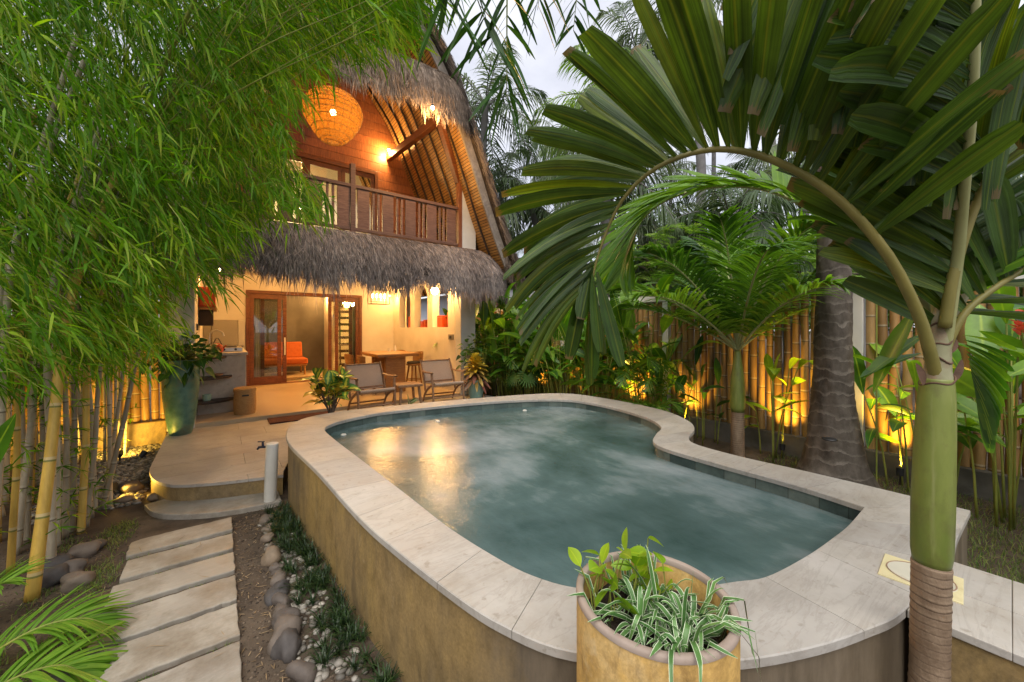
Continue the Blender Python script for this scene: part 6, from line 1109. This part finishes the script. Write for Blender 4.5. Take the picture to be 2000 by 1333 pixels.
# plants in the round planter
PL0 = np.array([*PC, PT - .07]); t = thing('spider_plant', 'white edged spider plant filling the round ochre planter', 'plant', tuple(PL0)); L1 = Leaves(); g = np.random.default_rng(12)
for (ox, oy, n, sc) in ((.02, .02, 44, 1.), (.06, -.07, 36, .95), (-.05, -.02, 26, .9), (.10, -.02, 22, .9), (-.01, .08, 20, .8), (.02, -.12, 16, .85)):
    o_ = PL0 + _r * ox + _f * oy
    for k in range(n): a = g.uniform(0, 6.3); el = g.uniform(.35, 1.45); L1.blade(o_ + g.normal(0, .008, 3), (math.cos(a) * math.cos(el), math.sin(a) * math.cos(el), math.sin(el)), g.uniform(.17, .31) * sc, g.uniform(.0048, .0078), g.uniform(.5, 1.5), g.normal(0, .3), 'strap', curl=g.normal(0, .1))
for k in range(7): a = g.uniform(0, 6.3); L1.blade(PL0 + _f * -.1, (math.cos(a), math.sin(a), .9), g.uniform(.2, .3), .0016, 1.0, 0, 'strap', rnd=.5)
for P_ in L1.P:
    r_ = np.hypot(P_[:, 0] - PC[0], P_[:, 1] - PC[1]); k_ = (r_ > PR - .035) & (r_ < PR + .035); P_[k_, 2] = np.maximum(P_[k_, 2], PT + .010)
L1.build('leaves', M['spider'], t, .35)
t = thing('lime_leaf_plant', 'lime green round leaved plant at the back left of the round planter', 'plant', tuple(PL0)); L1 = Leaves(); st = MB()
for k in range(30):
    o_ = PL0 + _r * g.uniform(-.17, .05) + _f * g.uniform(.0, .15); v = o_ - PL0; v[2] = 0
    if np.linalg.norm(v) > .16: o_ = PL0 + v / np.linalg.norm(v) * .16
    h_ = g.uniform(.04, .16); tp_ = o_ + np.array([g.normal(0, .02), g.normal(0, .02), h_]); st.tube([o_, (o_ + tp_) / 2 + g.normal(0, .006, 3), tp_], .002, 5); a = g.uniform(0, 6.3); el = g.uniform(-.2, 1.2); L1.blade(tp_, (math.cos(a) * math.cos(el), math.sin(a) * math.cos(el), math.sin(el)), g.uniform(.05, .085), g.uniform(.016, .027), .3, g.normal(0, .5), 'oval')
L1.build('leaves', M['lime'], t, .2); st.build('stems', M['stem'], t, world=True)

# ---- left foreground: areca fronds and one broad blade at the edge of the view
ab = np.array([-1.15, 1.15, 0.]); t = thing('areca_palm', 'bright green feather palm leaning over the path from the bottom left', 'palm', tuple(ab)); lm, rm = MB(), MB()
frond(lm, rm, [ab, *px3([(-190, 1460, 1.75), (-100, 1350, 1.75), (-10, 1275, 1.8), (80, 1225, 1.88), (160, 1208, 1.95), (215, 1222, 2.0)])], 50, .30, .0085, .012, .002, .55, lift=.3, a0=75, a1=30, droop=.3, u0=.28, seg=8)
frond(lm, rm, [ab, *px3([(-120, 1460, 1.6), (-40, 1370, 1.6), (40, 1320, 1.65), (120, 1300, 1.72), (170, 1320, 1.75)])], 38, .34, .009, .010, .002, .7, lift=.25, a0=75, a1=30, droop=.35, u0=.30, seg=8)
frond(lm, rm, [ab, *px3([(-200, 1380, 1.9), (-100, 1240, 2.0), (-30, 1160, 2.05), (25, 1130, 2.1)])], 34, .32, .009, .010, .002, .8, lift=.25, a0=70, a1=30, droop=.35, u0=.4, seg=8)
lm.build('fronds', M['areca'], t, world=True, smooth=180); rm.build('stems', M['stem'], t, world=True, smooth=180)
bb = at(-120, 1400, 1.5); bb[2] = 0; t = thing('broad_leaf_plant', 'single dark green broad blade poking in at the left edge', 'plant', tuple(bb)); L1 = Leaves(); st = at(-70, 990, 1.35); L1.blade(st, at(48, 770, 1.4) - st, .36, .035, .05, .6, 'paddle', rnd=.35); L1.build('leaf', M['paddle'], t); MB().tube([bb, (bb + st) / 2, st], .008, 6).build('stem', M['stem'], t, world=True)
# ================================================================== BAMBOO CLUMPS AT THE LEFT
def in_poly(x, y, poly):
    c = np.zeros(len(x), bool); n = len(poly)
    for i in range(n):
        (x1, y1), (x2, y2) = poly[i], poly[(i + 1) % n]; k = ((y1 > y) != (y2 > y)); c ^= k & (x < (x2 - x1) * (y - y1) / (y2 - y1 + 1e-9) + x1)
    return c
clumps = [thing('bamboo_clump', lb, 'bamboo', (x, y, 0), 0, 'bamboo clumps left of the path') for lb, x, y in (('nearest bamboo clump, with the thick leaning golden culm', -1.15, 3.7), ('middle bamboo clump of slim tan culms behind the stone pile', -1.0, 4.7), ('farthest bamboo clump, thin culms beside the gravel and tall pot', -1.1, 5.9))]
g = np.random.default_rng(3)
def culm(cl, b0, b1, r, m, top=None):
    b0 = np.array(b0, float); b1 = np.array(b1, float); P = smooth_path([b0, b0 * .6 + b1 * .4, b1] + ([top] if top is not None else []), 40); rr_ = np.linspace(r, r * .55, 40); z = np.concatenate([[0], np.cumsum(np.linalg.norm(np.diff(P, axis=0), axis=1))])
    MB().tube(P, rr_, 12, g.random()).build('culm', m, clumps[cl], world=True, smooth=180); return P
culms = []
# the thick golden one, then slim neighbours
b0 = atz(62, 1172, 0.); culms.append(culm(0, b0, at(138, 590, 2.62), .034, M['culm_gold'], at(230, 330, 2.8)))
near = [(20, 1120, .020), (100, 1112, .026), (112, 1070, .018), (140, 1040, .022), (-20, 1150, .024), (-60, 1100, .022), (40, 1040, .018), (5, 1010, .020), (78, 1060, .020), (-100, 1180, .026), (-40, 1010, .02), (128, 1052, .02), (90, 1085, .018), (30, 1085, .024), (-5, 1060, .022), (52, 1062, .018)]
mid = [(128, 1028, .024), (158, 1042, .025), (150, 1002, .018), (178, 1012, .022), (60, 985, .018), (95, 1000, .02), (200, 995, .022), (215, 985, .019), (120, 975, .02), (30, 975, .018), (-30, 960, .02), (205, 962, .018), (75, 950, .018), (170, 958, .018), (136, 1012, .018), (110, 1020, .022), (186, 1000, .018), (168, 1030, .02), (84, 1018, .022), (50, 1012, .02), (10, 985, .022)]
far = [(232, 895, .014), (243, 890, .014), (180, 915, .018), (150, 905, .016), (205, 905, .016), (110, 905, .018), (70, 915, .018), (35, 905, .018), (130, 885, .015), (90, 880, .016), (222, 925, .015), (-20, 900, .02)]
for cl, lst in enumerate((near, mid, far)):
    for px, py, r in lst:
        b0 = atz(px, py, 0.); h_ = g.uniform(2.6, 3.6); ln = np.array([g.normal(.05, .10), g.normal(-.03, .10), 0]); b1 = b0 + ln * (h_ / 3) + (0, 0, h_ * .6); top = b0 + ln * 1.6 + np.array([.25, -.1, 0]) + (0, 0, h_)
        culms.append(culm(cl, b0, b1, r, M['culm'] if g.random() > .1 else M['culm_gold'], top))
# leafy branches: twigs in a deep cloud that leans over the path towards the villa
poly = [(-420, -380), (880, -380), (845, -60), (800, 40), (750, 85), (660, 105), (615, 125), (565, 180), (550, 300), (590, 335), (635, 370), (620, 405), (560, 410), (510, 405), (470, 450), (445, 520), (410, 560), (385, 520), (330, 560), (320, 640), (265, 690), (200, 720), (120, 700), (60, 740), (-420, 800)]
n = 18500; tx, ty = RNG.uniform(-420, 880, n), RNG.uniform(-380, 800, n); k = in_poly(tx, ty, poly); tx, ty = tx[k], ty[k]; n = len(tx)
dmax = np.interp(tx, [-400, 0, 300, 600, 880], [4.6, 5.2, 5.6, 5.0, 3.6]); dmin = np.interp(tx, [-400, 0, 300, 500, 700, 880], [1.7, 1.7, 2.0, 2.6, 2.2, 1.7]); dd = dmin + (dmax - dmin) * RNG.beta(1.5, 1.6, n)
T0 = np.array([at(a, b_, c) for a, b_, c in zip(tx, ty, dd)]); k = (T0[:, 2] > .85) & (T0[:, 0] < 2.3); T0 = T0[k]; tx, ty, dd = tx[k], ty[k], dd[k]; n = len(T0)
# every twig flows outwards and down, in sprays that share a direction
ph = np.sin(T0[:, 0] * 2.1 + T0[:, 2] * 1.7) + np.sin(T0[:, 1] * 1.6 - T0[:, 2] * 2.3)
flow = unit(np.stack([.75 + .25 * ph, -.35 + RNG.normal(0, .35, n), -.62 + .28 * np.sin(T0[:, 2] * 3 + T0[:, 0] * 2) + RNG.normal(0, .22, n)], 1))
LN = 9; m = n * LN; idx = np.repeat(np.arange(n), LN); along = np.tile(np.linspace(0, 1, LN), n); twl = RNG.uniform(.16, .34, n)
base = T0[idx] + flow[idx] * (along * twl[idx] - .5 * twl[idx])[:, None] - np.array([0, 0, .05]) * (along ** 2)[:, None]
d = unit(flow[idx] * RNG.uniform(.5, 1.1, (m, 1)) + RNG.normal(0, .42, (m, 3)) + np.array([0, 0, -.18])); L_ = RNG.uniform(.085, .19, m) * np.interp(dd[idx], [1.5, 3, 5.5], [.68, .86, .98]); s_ = np.array([0, .25, .6, 1.]); dr = RNG.uniform(.1, .6, m)
P = base[:, None] + d[:, None] * (L_[:, None] * s_)[..., None] - np.array([0, 0, 1.]) * (dr[:, None] * L_[:, None] * s_ ** 2)[..., None]
W = np.array([[.25, 1, .72, .04]]) * (L_ * RNG.uniform(.042, .062, m))[:, None]; sd = unit(np.cross(d, unit(RNG.normal(0, .6, (m, 3)) + (0, 0, 1.))))
rn = np.clip(RNG.beta(2, 2, m) * .45 + .55 * RNG.beta(1.1, 1.3, n)[idx], 0, 1)
own = np.where(T0[:, 1] < 2.6, 0, np.where(T0[:, 1] < 3.9, 1, 2))
for c in range(3):
    q = own[idx] == c; MB().ribbons(P[q], W[q], sd[q], rn[q]).build('foliage', M['bamboo_leaf'], clumps[c], world=True)
    t_ = np.where(own == c)[0]; t_ = t_[::2]; pt = np.stack([T0[t_] + flow[t_] * (twl[t_] * (v - .6))[:, None] - np.array([0, 0, .05]) * v ** 2 for v in (0, .5, 1)], 1); MB().tubes(pt, np.array([[.0022, .0016, .0008]]), 3, cap=False).build('twigs', M['stem'], clumps[c], world=True)
# arching branches that carry the sprays
for c in range(3):
    t_ = np.where(own == c)[0]; t_ = RNG.choice(t_, 20, replace=False); mb = MB()
    for i in t_:
        s0 = culms[RNG.integers(0, len(culms))][RNG.integers(24, 39)]; e = T0[i]; mb.tube(smooth_path([s0, (s0 + e) / 2 + (0, 0, .35), e], 12), np.linspace(.006, .002, 12), 6)
    mb.build('branches', M['stem'], clumps[c], world=True, smooth=180)
# low leaf tufts on the culm nodes
n = 360; ci = RNG.integers(0, len(culms), n); B0 = np.array([culms[i][RNG.integers(4, 30)] for i in ci]); LN = 8; m = n * LN; d = unit(RNG.normal(0, 1, (m, 3)) * np.array([1, 1, .5]) + np.array([.3, -.3, 0])); off = np.repeat(unit(RNG.normal(0, 1, (n, 3)) * np.array([1, 1, .3])) * RNG.uniform(.02, .15, (n, 1)), LN, 0)
b_ = np.repeat(B0, LN, 0) + off; L_ = RNG.uniform(.05, .12, m); P = b_[:, None] + d[:, None] * (L_[:, None] * s_)[..., None] - np.array([0, 0, 1.]) * (.3 * L_[:, None] * s_ ** 2)[..., None]
MB().ribbons(P, np.array([[.25, 1, .72, .04]]) * (L_ * .055)[:, None], unit(np.cross(d, RNG.normal(0, 1, (m, 3)))), RNG.random(m)).build('node_leaves', M['bamboo_leaf'], clumps[1], world=True)
# ---- bamboo sprays hanging into the top of the view
hb = thing('hanging_bamboo', 'dark bamboo sprays hanging into view right of the roof peak', 'bamboo', (2.0, 1.0, 0)); L1 = Leaves(); st = MB(); g = np.random.default_rng(17)
for pts, nl, sc in (([(985, -160, 2.1), (990, -40, 2.1), (990, 60, 2.12), (990, 150, 2.14), (988, 200, 2.15)], 30, 1.), ([(860, -200, 2.0), (905, -80, 2.02), (940, 20, 2.05), (965, 80, 2.06)], 20, 1.1), ([(1080, -180, 2.3), (1060, -60, 2.3), (1050, 20, 2.3)], 16, 1.), ([(1150, -200, 2.4), (1130, -40, 2.45), (1120, 60, 2.5)], 22, .9), ([(900, -160, 1.9), (880, -60, 1.9), (868, 10, 1.92)], 14, 1.1)):
    P = smooth_path(px3(pts), 20); st.tube(P, np.linspace(.006, .0015, 20), 6, cap=True)
    for k in range(nl): q = P[min(19, 3 + int(17 * k / nl))]; s_ = 1 if k % 2 else -1; L1.blade(q, _r * s_ * g.uniform(.25, .8) - _u * g.uniform(.5, 1.2) + _f * g.normal(0, .3), g.uniform(.2, .36) * sc, g.uniform(.012, .0175) * sc, .35, g.normal(0, .5), 'lance')
top_ = smooth_path([culms[0][-1], (0.2, 2.6, 4.2), (1.0, 1.9, 4.6), (1.9, 1.5, 4.3), (2.3, 1.4, 3.9)], 30); st.tube(top_, np.linspace(.012, .005, 30), 7)
L1.build('leaves', M['dark_leaf'], hb, .15); st.build('twigs', M['stem'], hb, world=True, smooth=180)
